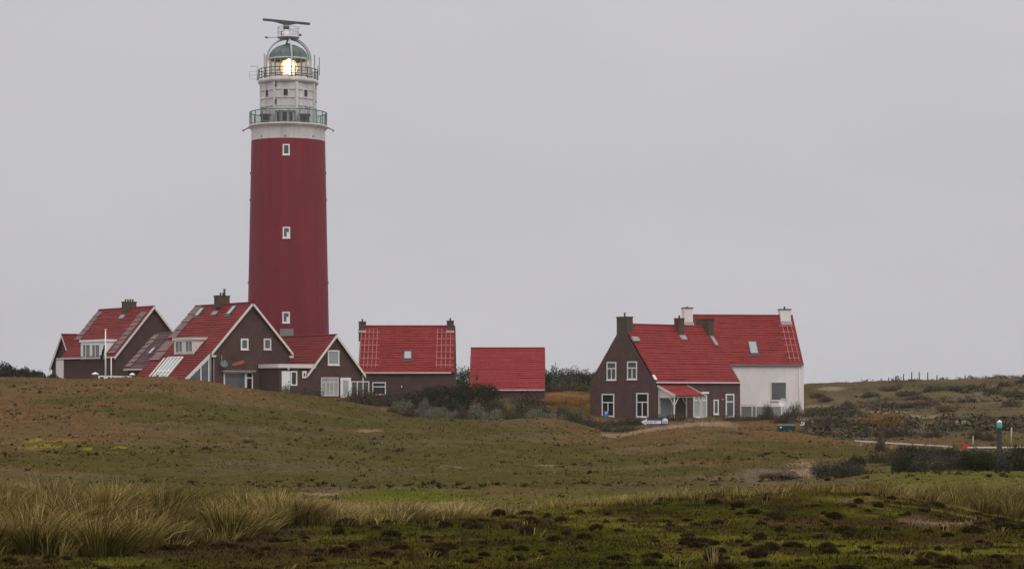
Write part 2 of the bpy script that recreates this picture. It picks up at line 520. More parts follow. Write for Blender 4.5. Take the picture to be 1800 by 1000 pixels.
def ground_tint(x, y, z):
    px = x / np.maximum(y, 1) * F + 900
    py = HY - (z - ZC) / np.maximum(y, 1) * F
    n1 = fbm(x, y, 26, 4); n2 = fbm(x + 300, y + 40, 7, 4); n3 = fbm(x + 30, y - 70, 2.2, 3); n5 = fbm(x - 11, y * .6 + 3, 1.1, 3)
    olive = np.array([.066, .054, .017]); brown = np.array([.106, .063, .028]); grey = np.array([.086, .069, .035])
    w = sstep(-.09, .08, n1 + .5 * n2 + .10 * np.sin(x * .11) + .04)[..., None]
    c = olive * (1 - w) + brown * w
    w = (sstep(.05, .2, n2 - .3 * n1) * .6)[..., None]
    c = c * (1 - w) + grey * w
    # rusty tint of the far dune on the right
    w = (sstep(1400, 1500, px) * sstep(140, 190, y))[..., None] * .8
    dune = np.array([.092, .067, .040]) * (1 + 1.1 * n2[..., None]) * (1 - w * 0) + np.array([.0, .004, .0])
    c = c * (1 - w) + dune * w
    # bracken
    for (a, b, s, t) in ((980, 699, 60, 12), (1550, 735, 45, 16)):
        w = (blob(px, py, a, b, s, t) * (y > 190) * sstep(-.12, .12, n3 + .3 * n2) * .8)[..., None]
        c = c * (1 - w) + np.array([.20, .085, .028]) * (1 - .5 * (a > 1200)) * w
    # bright moss
    for (a, b, s, t, g) in ((90, 778, 45, 9, .8), (205, 789, 60, 6, .9), (20, 785, 50, 8, .4)):
        w = (blob(px, py, a, b, s, t) * (y < 150) * (y > 80) * sstep(-.08, .10, n5 + .4 * n2) * g)[..., None]
        c = c * (1 - w) + np.array([.20, .205, .014]) * w
    w = (blob(px, py, 715, 872, 125, 14) * (y > 70) * (y < 120))[..., None]
    c = c * (1 - w) + np.array([.078, .078, .012]) * w
    w = (blob(px, py, 1080, 878, 300, 9) * (y > 66) * (y < 100) * .6)[..., None]
    c = c * (1 - w) + np.array([.085, .085, .014]) * w
    w = (blob(px, py, 1690, 838, 190, 26) * (y > 62) * (y < 116) * .8)[..., None]
    c = c * (1 - w) + np.array([.085, .080, .018]) * w
    # sand
    for (a, b, s, t) in ((555, 868, 48, 3), (760, 886, 75, 5), (650, 757, 24, 3.5), (1408, 818, 26, 13), (790, 822, 24, 3), (960, 818, 20, 2), (40, 853, 50, 6)):
        w = (blob(px, py, a, b, s, t) * (y > 55) * (y < 240) * sstep(-.10, .10, n5))[..., None]
        w = w * (.25 + .75 * nr.random(w.shape)) * (1.0 if a == 1408 else .85)
        c = c * (1 - w) + np.array([.25, .175, .11]) * w
    w = (blob(px, py, 1350, 836, 70, 16) * (y > 60) * (y < 130) * sstep(-.12, .1, n5))[..., None] * .8
    c = c * (1 - w) + np.array([.125, .092, .062]) * w
    for (a, b, s, t) in ((1462, 683, 26, 4), (1640, 732, 60, 3), (1560, 724, 40, 3), (1700, 742, 60, 3), (1440, 714, 40, 2)):
        w = (blob(px, py, a, b, s, t) * (y > 190) * .75)[..., None]
        c = c * (1 - w) + np.array([.21, .165, .11]) * w
    # foreground dune: dark moss
    f = sstep(56, 49, y)
    moss = np.array([.042, .037, .006]); dark = np.array([.026, .019, .007]); yel = np.array([.086, .076, .012]); br = np.array([.05, .028, .012])
    m = moss * np.ones_like(c)
    w = sstep(-.10, .10, n3 + .3 * n2)[..., None]; m = m * (1 - w) + yel * w
    w = sstep(-.02, .12, fbm(x - 90, y + 5, .75, 3))[..., None] * .9; m = m * (1 - w) + dark * w
    w = (sstep(.02, .2, fbm(x + 9, y - 33, 1.8, 3)) * .6)[..., None]; m = m * (1 - w) + br * w
    left = (sstep(720, 380, px) * sstep(33, 35, y))[..., None]
    m = m * (1 - left) + np.array([.035, .024, .010]) * left
    sd = (blob(px, py, 1650, 915, 70, 11) * sstep(-.1, .1, n3))[..., None] * .8
    m = m * (1 - sd) + np.array([.16, .095, .065]) * sd
    sd = (blob(px, py, 1500, 880, 35, 4))[..., None] * .7
    m = m * (1 - sd) + np.array([.12, .085, .05]) * sd
    f = f[..., None]
    return c * (1 - f) + m * f


gx = np.concatenate([np.linspace(-1600, -200, 60), np.linspace(-180, 1980, 480), np.linspace(2000, 3400, 60)])
gy = np.concatenate([np.linspace(7, 30, 60), np.linspace(30.2, 62, 200), np.geomspace(62.4, 330, 420), np.geomspace(335, 9000, 60)])
PXg, Yg = np.meshgrid(gx, gy)
Xg = (PXg - 900) / F * Yg
Zg = height(Xg, Yg)
tint = ground_tint(Xg, Yg, Zg)
nx, ny = len(gx), len(gy)
idx = np.arange(nx * ny).reshape(ny, nx)
quads = np.stack([idx[:-1, :-1], idx[:-1, 1:], idx[1:, 1:], idx[1:, :-1]], -1).reshape(-1, 4)
ground = np_obj('ground', np_mesh('ground', np.stack([Xg, Yg, Zg], -1).reshape(-1, 3), quads, tint.reshape(-1, 3), 'ground', True))
ground['kind'] = 'structure'


# ------------------------------------------------------------------ grass
def blades(pos, h, wid, lean, ang, c0, c1, seg=3, droop=.35):
    """pos (n,3), h (n), wid (n), lean (n,2), ang (n) facing, colours (n,3) at base and tip -> V, F, tint"""
    n = len(pos)
    ts = np.linspace(0, 1, seg + 1)
    side = np.stack([np.cos(ang), np.sin(ang), np.zeros(n)], -1)
    V = np.zeros((n, seg + 1, 2, 3)); C = np.zeros((n, seg + 1, 2, 3))
    for i, t in enumerate(ts):
        c = pos.copy()
        c[:, :2] += lean * (t**1.7)[..., None] if np.ndim(t) else lean * t**1.7
        c[:, 2] += h * (t - droop * t**3 * np.clip(np.linalg.norm(lean, axis=1) / np.maximum(h, .01), 0, 1))
        w = (wid * (1 - .85 * t**1.5))[:, None]
        V[:, i, 0] = c - side * w / 2; V[:, i, 1] = c + side * w / 2
        cc = c0 * (1 - t**1.6) + c1 * t**1.6
        C[:, i, 0] = cc; C[:, i, 1] = cc
    base = np.arange(n)[:, None] * (seg + 1) * 2
    k = np.arange(seg)[None, :] * 2
    Fq = np.stack([base + k, base + k + 1, base + k + 3, base + k + 2], -1).reshape(-1, 4)
    return V.reshape(-1, 3), Fq, C.reshape(-1, 3)


def stuff_obj(name, V, Fq, C, label=None, m='blades', cat=None):
    o = np_obj(name, np_mesh(name, V, Fq, C, m))
    o['kind'] = 'stuff'
    if label: o['label'] = label
    if cat: o['category'] = cat
    return o


GREEN = np.array([.050, .043, .006]); OLIVE = np.array([.125, .097, .020]); STRAW = np.array([.43, .31, .13]); TAN = np.array([.20, .12, .045]); DGREEN = np.array([.040, .038, .010])


def marram(clumps, loose=1.0, wind=.45, pale=False):
    """clumps: (x, y, h, nblades, straw 0..1, spread)"""
    P, H, WD, L, A, C0, C1 = [], [], [], [], [], [], []
    for (x, y, h, nb, straw, sp) in clumps:
        a = nr.random(nb) * 2 * np.pi; r = np.sqrt(nr.random(nb)) * sp
        bx, by = x + r * np.cos(a), y + r * np.sin(a)
        hh = h * (.45 + .6 * nr.random(nb))
        lean = np.stack([np.cos(a), np.sin(a)], -1) * (r / sp * (.8 if nb > 200 else .55) * hh * loose)[:, None] + nr.normal(0, .17 * loose, (nb, 2)) * hh[:, None]
        lean[:, 0] += (wind + .30 * (rng.random() - .5) * (nb > 12)) * hh * (.3 + .7 * nr.random(nb))
        P.append(np.stack([bx, by, height(bx, by) - .02], -1)); H.append(hh); WD.append(.009 + .011 * nr.random(nb)); L.append(lean)
        A.append(nr.normal(0, .7, nb))
        s = np.clip(straw + nr.normal(0, .32, nb), 0, 1)[:, None]
        b = (.75 + .5 * nr.random(nb))[:, None]
        g = GREEN * (1 - s) + OLIVE * s
        b = b * (.62 + .85 * rng.random())
        if pale:
            C0.append(np.array([.30, .21, .13]) * b); C1.append(np.array([.50, .37, .25]) * b)
            continue
        C0.append((g * .75 + TAN * .15 * s) * b)
        C1.append((OLIVE * (1 - s) * .8 + STRAW * s) * b)
    return blades(np.concatenate(P), np.concatenate(H), np.concatenate(WD), np.concatenate(L), np.concatenate(A), np.concatenate(C0), np.concatenate(C1))


cl = []
tus = []
tries = 0
while len(tus) < 120 and tries < 5000:     # rounded marram tussocks, each with its own colour, height and lean
    tries += 1
    Y = 34.6 + 18 * rng.random(); px = -200 + 1010 * rng.random()
    if Y < 34.6 + max(0, (px - 200)) * .0205: continue
    x = (px - 900) / F * Y
    if any((x - a)**2 + ((Y - b) * .55)**2 < .34 for a, b in tus): continue
    tus.append((x, Y))
    k = max(0, min(1, (px - 380) / 300))
    h = (.58 + .42 * rng.random()) * (1 - .38 * k)
    cl.append((x, Y, h, int(330 + 170 * rng.random()), min(1, max(0, +.04 + .66 * rng.random()**1.3 + .6 * k)), .30 + .22 * rng.random()))
for _ in range(460):                       # low dead grass between them
    Y = 34.2 + 19 * rng.random(); px = -220 + 1060 * rng.random()
    if Y < 34.2 + max(0, (px - 200)) * .0205: continue
    k = max(0, min(1, (px - 380) / 300))
    cl.append(((px - 900) / F * Y, Y, .20 + .28 * rng.random(), int(26 + 20 * rng.random()), .35 + .6 * k + .3 * rng.random(), .26))
for _ in range(300):
    px = -150 + 1000 * rng.random(); Y = 36.5 + 14 * rng.random()
    if Y < 36 + max(0, (px - 250)) * .024: continue
    cl.append(((px - 900) / F * Y, Y, .45 + .45 * rng.random() * (1 if px < 450 else .5), 3, 1.0, .12))
V1 = marram(cl, wind=.28)
stuff_obj('marram_grass', *V1)
cl = []
for (px, Y, h, n, s, sp) in ((10, 62, 1.05, 420, .05, .40), (32, 62.5, .95, 320, .1, .33), (-25, 61, 1.1, 400, .1, .5), (100, 60, .75, 260, .15, .4),
                             (128, 59.5, .7, 240, .2, .38), (160, 60, .85, 360, .05, .42), (182, 60.5, .75, 220, .1, .3), (85, 59, .6, 160, .3, .4)):
    cl.append(((px - 900) / F * Y, Y, h, n, s, sp))
stuff_obj('marram_grass', *marram(cl, wind=.3))
cl = []
for _ in range(900):                       # marram behind the crest on the right
    Y = 53 + 24 * rng.random()
    px = 1190 + 760 * rng.random()
    x = (px - 900) / F * Y
    nn = float(fbm(np.array([x + 50]), np.array([Y]), 3.2, 3)[0])
    if nn < .0 and rng.random() < .9:
        continue
    if px < 1320 and Y > 64: continue
    k = .62 + .35 * max(0, (px - 1500) / 400)
    cl.append((x, Y, max(.22, k * (.7 + 1.2 * nn)), int(26 + 24 * rng.random()), min(1, max(0, .22 - 1.0 * nn + .2 * rng.random())), .16 + .22 * rng.random()))
for (px, Y, h) in ((1420, 60, .62), (1440, 60.5, .6), (1405, 61, .45), (1270, 60, .5), (1300, 60, .45), (1320, 58, .5), (1620, 58, .5), (1740, 60, .9), (1775, 60, .95), (1800, 61, .9)):
    cl.append(((px - 900) / F * Y, Y, h, 190, .12, .34))
stuff_obj('marram_grass', *marram(cl, wind=.12))
cl = []
for _ in range(420):                       # thin straw along the edge of the moss
    px = 480 + 900 * rng.random()
    Y = 48.5 + 11 * rng.random()
    if px < 700: Y = 42 + 8 * rng.random()
    x = (px - 900) / F * Y
    cl.append((x, Y, .18 + .22 * rng.random() * (1 if px < 1000 else .6), int(10 + 10 * rng.random()), .85, .2 + .2 * rng.random()))
for _ in range(30):                        # rusty wisps on the moss itself
    px = -50 + 1900 * rng.random(); Y = 31 + 18 * rng.random()
    cl.append(((px - 900) / F * Y, Y, .10 + .12 * rng.random(), 9, .75, .12 + .1 * rng.random()))
V3 = marram(cl, wind=.25)
stuff_obj('dry_grass', *V3)
cl = []
for k in range(420):                       # fringe of pale grass on the crest of the right-hand mound
    t = rng.random(); px = 1064 + 222 * t
    yy = np.linspace(140, 185, 60); zz = height((px - 900) / F * yy, yy, False)
    Y = float(yy[int(np.argmax((zz - ZC) / yy))]) - 2.5 + 6 * rng.random()
    cl.append(((px - 900) / F * Y, Y, (.30 + .30 * rng.random()) * (.55 + .6 * t), 24, 1.0, .45))
for k in range(120):                       # pale grass beside the white house and on the sandy bank
    px, Y = (1395 + 45 * rng.random(), 226 + 8 * rng.random()) if k % 2 else (1388 + 40 * rng.random(), 97 + 7 * rng.random())
    cl.append(((px - 900) / F * Y, Y, .35 * (Y / 160)**.5, 16, .9, .4 * (Y / 160)))
V3 = marram(cl, wind=.25, pale=True)
stuff_obj('dry_grass', *V3)

# short turf over the whole field: small tufts whose colour follows the ground
nT = 70000
Yt = np.exp(nr.uniform(np.log(58), np.log(330), nT)); Pt = nr.uniform(-120, 1920, nT)
Xt = (Pt - 900) / F * Yt
dens = fbm(Xt, Yt, 4, 3)
keep = dens + .35 * nr.random(nT) > .02
Xt, Yt = Xt[keep], Yt[keep]
nT = len(Xt); Zt = height(Xt, Yt)
ct = ground_tint(Xt, Yt, Zt) * (1.05 + .85 * nr.random((nT, 1))) * (1 + nr.normal(0, .06, (nT, 3)))
ht = (.04 + .08 * nr.random(nT)**2) * np.clip(Yt / 110, .7, 1.5)
lt = nr.normal(0, .08, (nT, 2))
Vt = blades(np.stack([Xt, Yt, Zt - .02], -1), ht, .05 + .10 * nr.random(nT) * np.clip(Yt / 130, .6, 1.6), lt, nr.normal(0, .5, nT), ct, ct * 1.12, seg=1, droop=0)
stuff_obj('turf_grass', *Vt)

# short moss fronds over the near dune
nM = 80000
Ym = nr.uniform(30.5, 51, nM); Pm = nr.uniform(-80, 1880, nM); Xm = (Pm - 900) / F * Ym
Zm = height(Xm, Ym)
cm = ground_tint(Xm, Ym, Zm) * (.5 + 1.2 * nr.random((nM, 1)))
Vm = blades(np.stack([Xm, Ym, Zm - .01], -1),   .014 + .06 * nr.random(nM)**2, .01 + .03 * nr.random(nM), nr.normal(0, .03, (nM, 2)), nr.normal(0, .8, nM), cm, cm * 1.25, seg=1, droop=0)
stuff_obj('moss_cover', *Vm)


def leaves(lobes, n, size, c, cvar=.35, flat=.0, shell=.5, c2=None, p2=.25):
    """random leaf quads through a union of ellipsoid lobes (cx,cy,cz,rx,ry,rz)"""
    lob = np.array(lobes, float)
    wgt = lob[:, 3] * lob[:, 4] * lob[:, 5]; wgt = wgt**.8 / (wgt**.8).sum()
    k = nr.choice(len(lob), n, p=wgt); L = lob[k]
    d = nr.normal(0, 1, (n, 3)); d /= np.linalg.norm(d, axis=1)[:, None]
    r = shell + (1.03 - shell) * nr.random(n)**.8
    P = L[:, :3] + d * L[:, 3:] * r[:, None]
    keepm = P[:, 2] > -.05
    P = P[keepm]; d = d[keepm]; n = len(P); k = k[keepm]
    a = nr.normal(0, 1, (n, 3)); a[:, 2] *= (1 - flat); a /= np.linalg.norm(a, axis=1)[:, None]
    b = np.cross(a, d + nr.normal(0, .6, (n, 3))); b /= np.maximum(np.linalg.norm(b, axis=1)[:, None], 1e-4)
    s = (size * (.5 + .9 * nr.random(n)))[:, None]
    V = np.stack([P - a * s, P - b * s * .45, P + a * s, P + b * s * .45], 1)
    lb = (1 + nr.normal(0, .14, len(lob)))[k]
    cc = np.array(c) * (lb * (1 - cvar + 2 * cvar * nr.random(n)))[:, None]
    if c2 is not None:
        m = nr.random(n) < p2
        cc[m] = np.array(c2) * (.7 + .6 * nr.random(m.sum()))[:, None]
    C = np.repeat(cc, 4, 0)
    return V.reshape(-1, 3), np.arange(n * 4).reshape(-1, 4), C


def random_lobes(w, d, h, n, seed):
    r = random.Random(seed); L = []
    for i in range(n):
        a = r.random() * 6.28; q = math.sqrt(r.random()) * .68
        s = .17 + .22 * r.random()
        hh = h * (.38 + .62 * r.random()) * (1 - .40 * q)
        L.append((w / 2 * q * math.cos(a), d / 2 * q * math.sin(a), hh * .5, w * s * .62, d * s * .62, hh * .52))
    return L


# dark specks scattered over the field: too many to count
sp = []
nS = 6500
Ys = np.exp(nr.uniform(np.log(78), np.log(205), nS)); Ps = nr.uniform(-80, 1880, nS); Xs = (Ps - 900) / F * Ys
kd = fbm(Xs, Ys, 8, 3) + .6 * fbm(Xs, Ys, 30, 3) + .2 * nr.random(nS) > .07
Xs, Ys = Xs[kd], Ys[kd]; Zs = height(Xs, Ys)
Vs, Cs = [], []
for x, y, z in zip(Xs, Ys, Zs):
    w = .07 + .17 * rng.random()**2.5
    h = w * (.35 + .3 * rng.random())
    lob = [(0, 0, h * .4, w, w * .9, h)]
    v, _, c = leaves(lob, 11, w * .5, np.array((.046, .036, .013)) * (.7 + .7 * rng.random()), shell=.2)
    Vs.append(v + np.array([x, y, z])); Cs.append(c)
Vs = np.concatenate(Vs)
stuff_obj('ground_cover', Vs, np.arange(len(Vs)).reshape(-1, 4), np.concatenate(Cs), m='leaf')


# low scrub that covers the far dune and the hollow before it
Vs, Cs = [], []
for _ in range(1900):
    px = 1400 + 520 * rng.random(); Y = 172 + 150 * rng.random()
    x = (px - 900) / F * Y
    if Y > 245 and px < 1425: continue
    if Y > 272 and rng.random() < (.75 if px < 1690 else .35): continue
    nn = float(fbm(np.array([x + 9]), np.array([Y * .7]), 9, 3)[0])
    if nn + .1 * (Y < 215) < .0 + .12 * (rng.random() - .5): continue
    w = .25 + .75 * rng.random()**2
    h = w * (.3 + .3 * rng.random())
    base = ((.070, .054, .038), (.084, .066, .036), (.062, .058, .034), (.100, .074, .045))[int(rng.random() * 4)]
    v, _, c = leaves([(0, 0, h * .4, w, w * .9, h)], 34, w * .22, base, shell=.3)
    Vs.append(v + np.array([x, Y, gz(x, Y)])); Cs.append(c)
Vs = np.concatenate(Vs)
stuff_obj('dune_scrub', Vs, np.arange(len(Vs)).reshape(-1, 4), np.concatenate(Cs), m='leaf')


# hummocks of low heather on the foreground dune
def hummock_mesh(seed):
    r = np.random.default_rng(seed)
    nu, nv = 14, 6
    V, C = [], []
    for j in range(nv + 1):
        t = j / nv * math.pi / 2
        for i in range(nu):
            a = 2 * math.pi * i / nu
            q = 1 + .25 * r.normal() * (.3 + .5 * math.sin(t * 2))
            V.append((.15 * math.cos(a) * math.cos(t) * q, .15 * math.sin(a) * math.cos(t) * q, .105 * math.sin(t) * (1 + .15 * r.normal()) - .015))
            C.append(np.array([.022, .014, .006]) * (.6 + .8 * r.random()))
    Fq = [(j * nu + i, j * nu + (i + 1) % nu, (j + 1) * nu + (i + 1) % nu, (j + 1) * nu + i) for j in range(nv) for i in range(nu)]
    n = 460
    a = r.random(n) * 6.283; q = np.sqrt(r.random(n)) * .15
    pos = np.stack([q * np.cos(a), q * np.sin(a), .095 * np.sqrt(np.clip(1 - (q / .155)**2, 0, 1)) - .01], -1)
    hh = .014 + .032 * r.random(n)
    lean = np.stack([np.cos(a), np.sin(a)], -1) * (q / .15 * .05)[:, None] + r.normal(0, .012, (n, 2))
    c = np.array([.052, .034, .014]) * (.45 + 1.1 * r.random((n, 1)))
    m = r.random(n) < .22
    c[m] = np.array([.045, .045, .008]) * (.6 + .7 * r.random((m.sum(), 1)))
    v2, f2, c2 = blades(pos, hh, .007 + .01 * r.random(n), lean, r.normal(0, 1, n), c, c * 1.35, seg=1, droop=0)
    V = np.concatenate([np.array(V), v2]); C = np.concatenate([np.array(C), c2])
    return np_mesh('heather_cushion', V, np.concatenate([np.array(Fq), f2 + (nv + 1) * nu]), C, 'leaf', True)


hm = [hummock_mesh(s) for s in (3, 5, 8, 13, 21)]
placed = []
tries = 0
while len(placed) < 260 and tries < 6000:
    tries += 1
    px = -40 + 1880 * rng.random(); Y = 31.5 + 18.5 * rng.random()**1.1
    if px < 1000 and Y > 33 + max(0, px - 150) * .019 + rng.random(): continue
    x = (px - 900) / F * Y
    if float(fbm(np.array([x]), np.array([Y]), 2.4, 3)[0]) < -.03 and rng.random() < .7: continue
    if any((x - a)**2 + ((Y - b) * .6)**2 < .05 for a, b in placed): continue
    placed.append((x, Y))
for i, (x, Y) in enumerate(placed):
    o = bpy.data.objects.new('heather_cushion', hm[i % 5]); col.objects.link(o)
    s = .38 + .72 * rng.random()**2.2
    if i < 7: s = 1.15
    o.location = (x, Y, gz(x, Y)); o.rotation_euler = (0, 0, rng.random() * 6.28)
    o.scale = (s * (.8 + .9 * rng.random()**2), s * .9, s * (.55 + .85 * rng.random()))
    tag(o, 'dark low heather cushion on the mossy near dune', 'heather', 'dark heather cushions on the near dune')

v, f, c = marram([(0, 0, .36, 46, 1.0, .045)], wind=.05, loose=.35)
v[:, 2] -= float(height(np.array([0.]), np.array([0.]))[0])
x, y = (1254 - 900) / F * 32.3, 32.3
tuft = np_obj('grass_tuft', np_mesh('grass_tuft', v, f, c, 'blades'), (x, y, gz(x, y)))
tag(tuft, 'upright straw-coloured grass tuft alone on the dark moss', 'grass tuft')


# ------------------------------------------------------------------ buildings
class Fr:                                  # a vertical wall plane: p0, horizontal direction d, outward normal n
    def __init__(s, p0, d, n):
        s.p0, s.d, s.n = Vector(p0), Vector(d), Vector(n)

    def sz(s, px, py):
        p = hit(px, py, s.p0, s.n)
        return (p - s.p0).dot(s.d), p.z

    def pt(s, a, z, o=0.0):
        p = s.p0 + s.d * a + s.n * o
        return Vector((p.x, p.y, z))

    def rect(s, x0, y0, x1, y1):
        xm, ym = (x0 + x1) / 2, (y0 + y1) / 2
        a, b = s.sz(x0, ym)[0], s.sz(x1, ym)[0]
        z1, z0 = s.sz(xm, y0)[1], s.sz(xm, y1)[1]
        return min(a, b), max(a, b), z0, z1

    def box(s, mb, s0, s1, z0, z1, o0, o1):
        mb.hexa([s.pt(s0, z0, o0), s.pt(s1, z0, o0), s.pt(s1, z0, o1), s.pt(s0, z0, o1),
                 s.pt(s0, z1, o0), s.pt(s1, z1, o0), s.pt(s1, z1, o1), s.pt(s0, z1, o1)])


def window(root, fr, x0, y0, x1, y1, cols=1, transom=None, glass='pane_dark', fw=.09, frame='white_paint', sill=True, off=0.0, flat=False,
           label=None, kind='window'):
    s0, s1, z0, z1 = fr.rect(x0, y0, x1, y1)
    m = MB()
    o0, o1 = off - .02, off + .075
    fr.box(m, s0, s0 + fw, z0, z1, o0, o1); fr.box(m, s1 - fw, s1, z0, z1, o0, o1)
    a, b = s0 + fw, s1 - fw
    fr.box(m, a, b, z1 - fw, z1, o0, o1); fr.box(m, a, b, z0, z0 + fw, o0, o1)
    top = z1 - fw
    if transom is not None:
        zt = z1 - (z1 - z0) * transom
        fr.box(m, a, b, zt - fw * .45, zt + fw * .45, o0, o1 - .006)
        top = zt - fw * .45
    for k in range(1, cols):
        c = a + (b - a) * k / cols
        fr.box(m, c - fw * .42, c + fw * .42, z0 + fw, top, o0, o1 - .01)
    if sill:
        fr.box(m, s0 - .05, s1 + .05, z0 - .07, z0 - .003, off - .01, off + .13)
    w = part(m, kind if not flat else 'window_frame', frame, root, label)
    g = MB(); fr.box(g, a - .01, b + .01, z0 + fw - .01, z1 - fw + .01, off - .015, off + .018)
    part(g, 'pane', glass, root if flat else w)
    return w


def clip_slice(poly, b):
    xs = []
    n = len(poly)
    for i in range(n):
        (a0, b0), (a1, b1) = poly[i], poly[(i + 1) % n]
        if abs(b1 - b0) < 1e-9:
            if abs(b - b0) < 1e-6: xs += [a0, a1]
            continue
        t = (b - b0) / (b1 - b0)
        if -1e-6 <= t <= 1 + 1e-6:
            xs.append(a0 + (a1 - a0) * t)
    return (min(xs), max(xs)) if xs else None


class Plane:                               # a roof plane: eave origin, u along the eave, s up the slope
    def __init__(s, E, u, sl):
        s.E, s.u, s.s = Vector(E), Vector(u).normalized(), Vector(sl).normalized()
        s.n = s.u.cross(s.s)
        if s.n.z < 0: s.n = -s.n

    def pt(s, a, b, h=0.0):
        return s.E + s.u * a + s.s * b + s.n * h

    def ab(s, px, py, h=0.0):
        p = hit(px, py, s.E + s.n * h, s.n) - s.E
        return p.dot(s.u), p.dot(s.s)

    def slab(s, mb, poly, h0, h1):
        mb.prism([s.pt(a, b, h0) for a, b in poly], s.n * (h1 - h0))


def tiles(mb, pl, poly, course=.36, step=.05, lift=.10):
    bs = [p[1] for p in poly]; b0, b1 = min(bs), max(bs)
    pl.slab(mb, poly, .015, lift)
    n = max(1, int(round((b1 - b0) / course)))
    for i in range(n):
        lo, hi = b0 + (b1 - b0) * i / n, b0 + (b1 - b0) * (i + 1) / n
        e = 1e-4
        A, B = clip_slice(poly, lo + e), clip_slice(poly, hi - e)
        if not A or not B: continue
        nseg = max(1, int((A[1] - A[0]) / 1.4))
        ts = [0] + sorted(rng.random() for _ in range(nseg - 1)) + [1]
        for t0, t1 in zip(ts[:-1], ts[1:]):
            if t1 - t0 < 1e-3: continue
            L = lambda S, t: S[0] + (S[1] - S[0]) * t
            st = lift + step * (.45 + 1.0 * rng.random())
            q = [(L(A, t0), lo), (L(A, t1), lo), (L(B, t1), hi), (L(B, t0), hi)]
            hs = [st, st, lift + .006, lift + .006]
            P = [pl.pt(a, b, h) for (a, b), h in zip(q, hs)]
            mb.face(P, uv=q)
            mb.face([pl.pt(q[0][0], lo, lift), pl.pt(q[1][0], lo, lift), P[1], P[0]], uv=[q[0], q[1], q[1], q[0]])
            mb.face([pl.pt(q[0][0], lo, lift), P[0], P[3]], uv=[q[0], q[0], q[3]]); mb.face([pl.pt(q[1][0], lo, lift), P[2], P[1]], uv=[q[1], q[2], q[1]])


def ridge_tiles(mb, p, q, r=.13):
    d = (q - p); L = d.length; n = max(2, int(L / .38))
    path, rad = [], []
    for i in range(n):
        for t, k in ((.02, 1.12), (.93, .92)):
            path.append(p + d * ((i + t) / n)); rad.append(r * k)
    mb.tube(path, rad, n=8)


class House:
    pass


def wall_uv(mb, pts, d, n):
    mb.face(pts, uv=[(Vector(p).dot(d), p.z) for p in pts])


def house(name, label, cat, C, e, g, L, Wd, zb, ze, zr, wall='brick_brown', roof='tile_dull', ov_g=.3, ov_e=.3, group=None, near_poly=None, parent=None,
          ridge=True, walls=True):
    H = House(); C = Vector((C[0], C[1], 0)); H.C, H.e, H.g, H.L, H.W, H.zb, H.ze, H.zr = C, e, g, L, Wd, zb, ze, zr
    root = parent or thing(name, label, cat, (C.x, C.y, zb), group); H.root = root
    P = lambda a, b, z: Vector((*(C + e * a + g * b).xy, z))
    H.P = P
    if walls:
        m = MB()
        for a in (0, L):
            wall_uv(m, [P(a, 0, zb), P(a, Wd, zb), P(a, Wd, ze), P(a, Wd / 2, zr), P(a, 0, ze)], g, e)
        for b in (0, Wd):
            wall_uv(m, [P(0, b, zb), P(L, b, zb), P(L, b, ze), P(0, b, ze)], e, g)
        H.wall = part(m, 'wall', wall, root)
    H.fe = Fr(P(0, 0, 0), e, -g); H.fg = Fr(P(0, 0, 0), g, -e)
    run = Wd / 2; rise = zr - ze
    H.near = Plane(P(0, 0, ze), e, g * run + UP * rise); H.far = Plane(P(0, Wd, ze), e, -g * run + UP * rise)
    sl = math.hypot(run, rise); H.sl = sl
    m = MB()
    rect = [(-ov_g, -ov_e), (L + ov_g, -ov_e), (L + ov_g, sl), (-ov_g, sl)]
    tiles(m, H.near, near_poly or rect); tiles(m, H.far, rect)
    r0, r1 = P(-ov_g, Wd / 2, zr + .12), P(L + ov_g, Wd / 2, zr + .12)
    H.r0, H.r1 = r0, r1
    if ridge: ridge_tiles(m, r0, r1)
    H.roof = part(m, 'roof' if not parent else 'annex_roof', roof, root)
    return H


def bargeboard(H, width=.26, thick=.06, out=None, name='bargeboard', m='cream_paint', ov_e=.3, ends=(0,)):
    ov = .3 if out is None else out
    sdir = H.near.s
    for sgn in (0, 1):
        mb = MB()
        pl = H.near if sgn == 0 else H.far
        a = pl.pt(-ov - thick - .002, -ov_e, .13); b = pl.pt(-ov - thick - .002, H.sl, .13)
        # meet at the vertical through the ridge
        t = (H.P(0, H.W / 2, 0) - a).dot(H.g) / (b - a).dot(H.g)
        b = a + (b - a) * t
        mb.prism([a, b, b - UP * width * 1.25, a - UP * width * 1.25], H.e * thick)
        if H.ret:
            q = a - UP * width * 1.25
            gd = H.g if sgn == 0 else -H.g
            mb.prism([q + UP * .02, q + UP * .02 + gd * .55 + UP * 0, q + gd * .42 - UP * .16, q - UP * .16], H.e * thick)
        part(mb, name, m, H.root)


def gutter(H, a0, a1, b=-.3, m='cream_paint', d=.13, pl=None):
    pl = pl or H.near
    mb = MB()
    p, q = pl.pt(a0, b, .03), pl.pt(a1, b, .03)
    out = -H.g * .09
    mb.bar(p + out, q + out, .14, d)
    return part(mb, 'gutter', m, H.root)


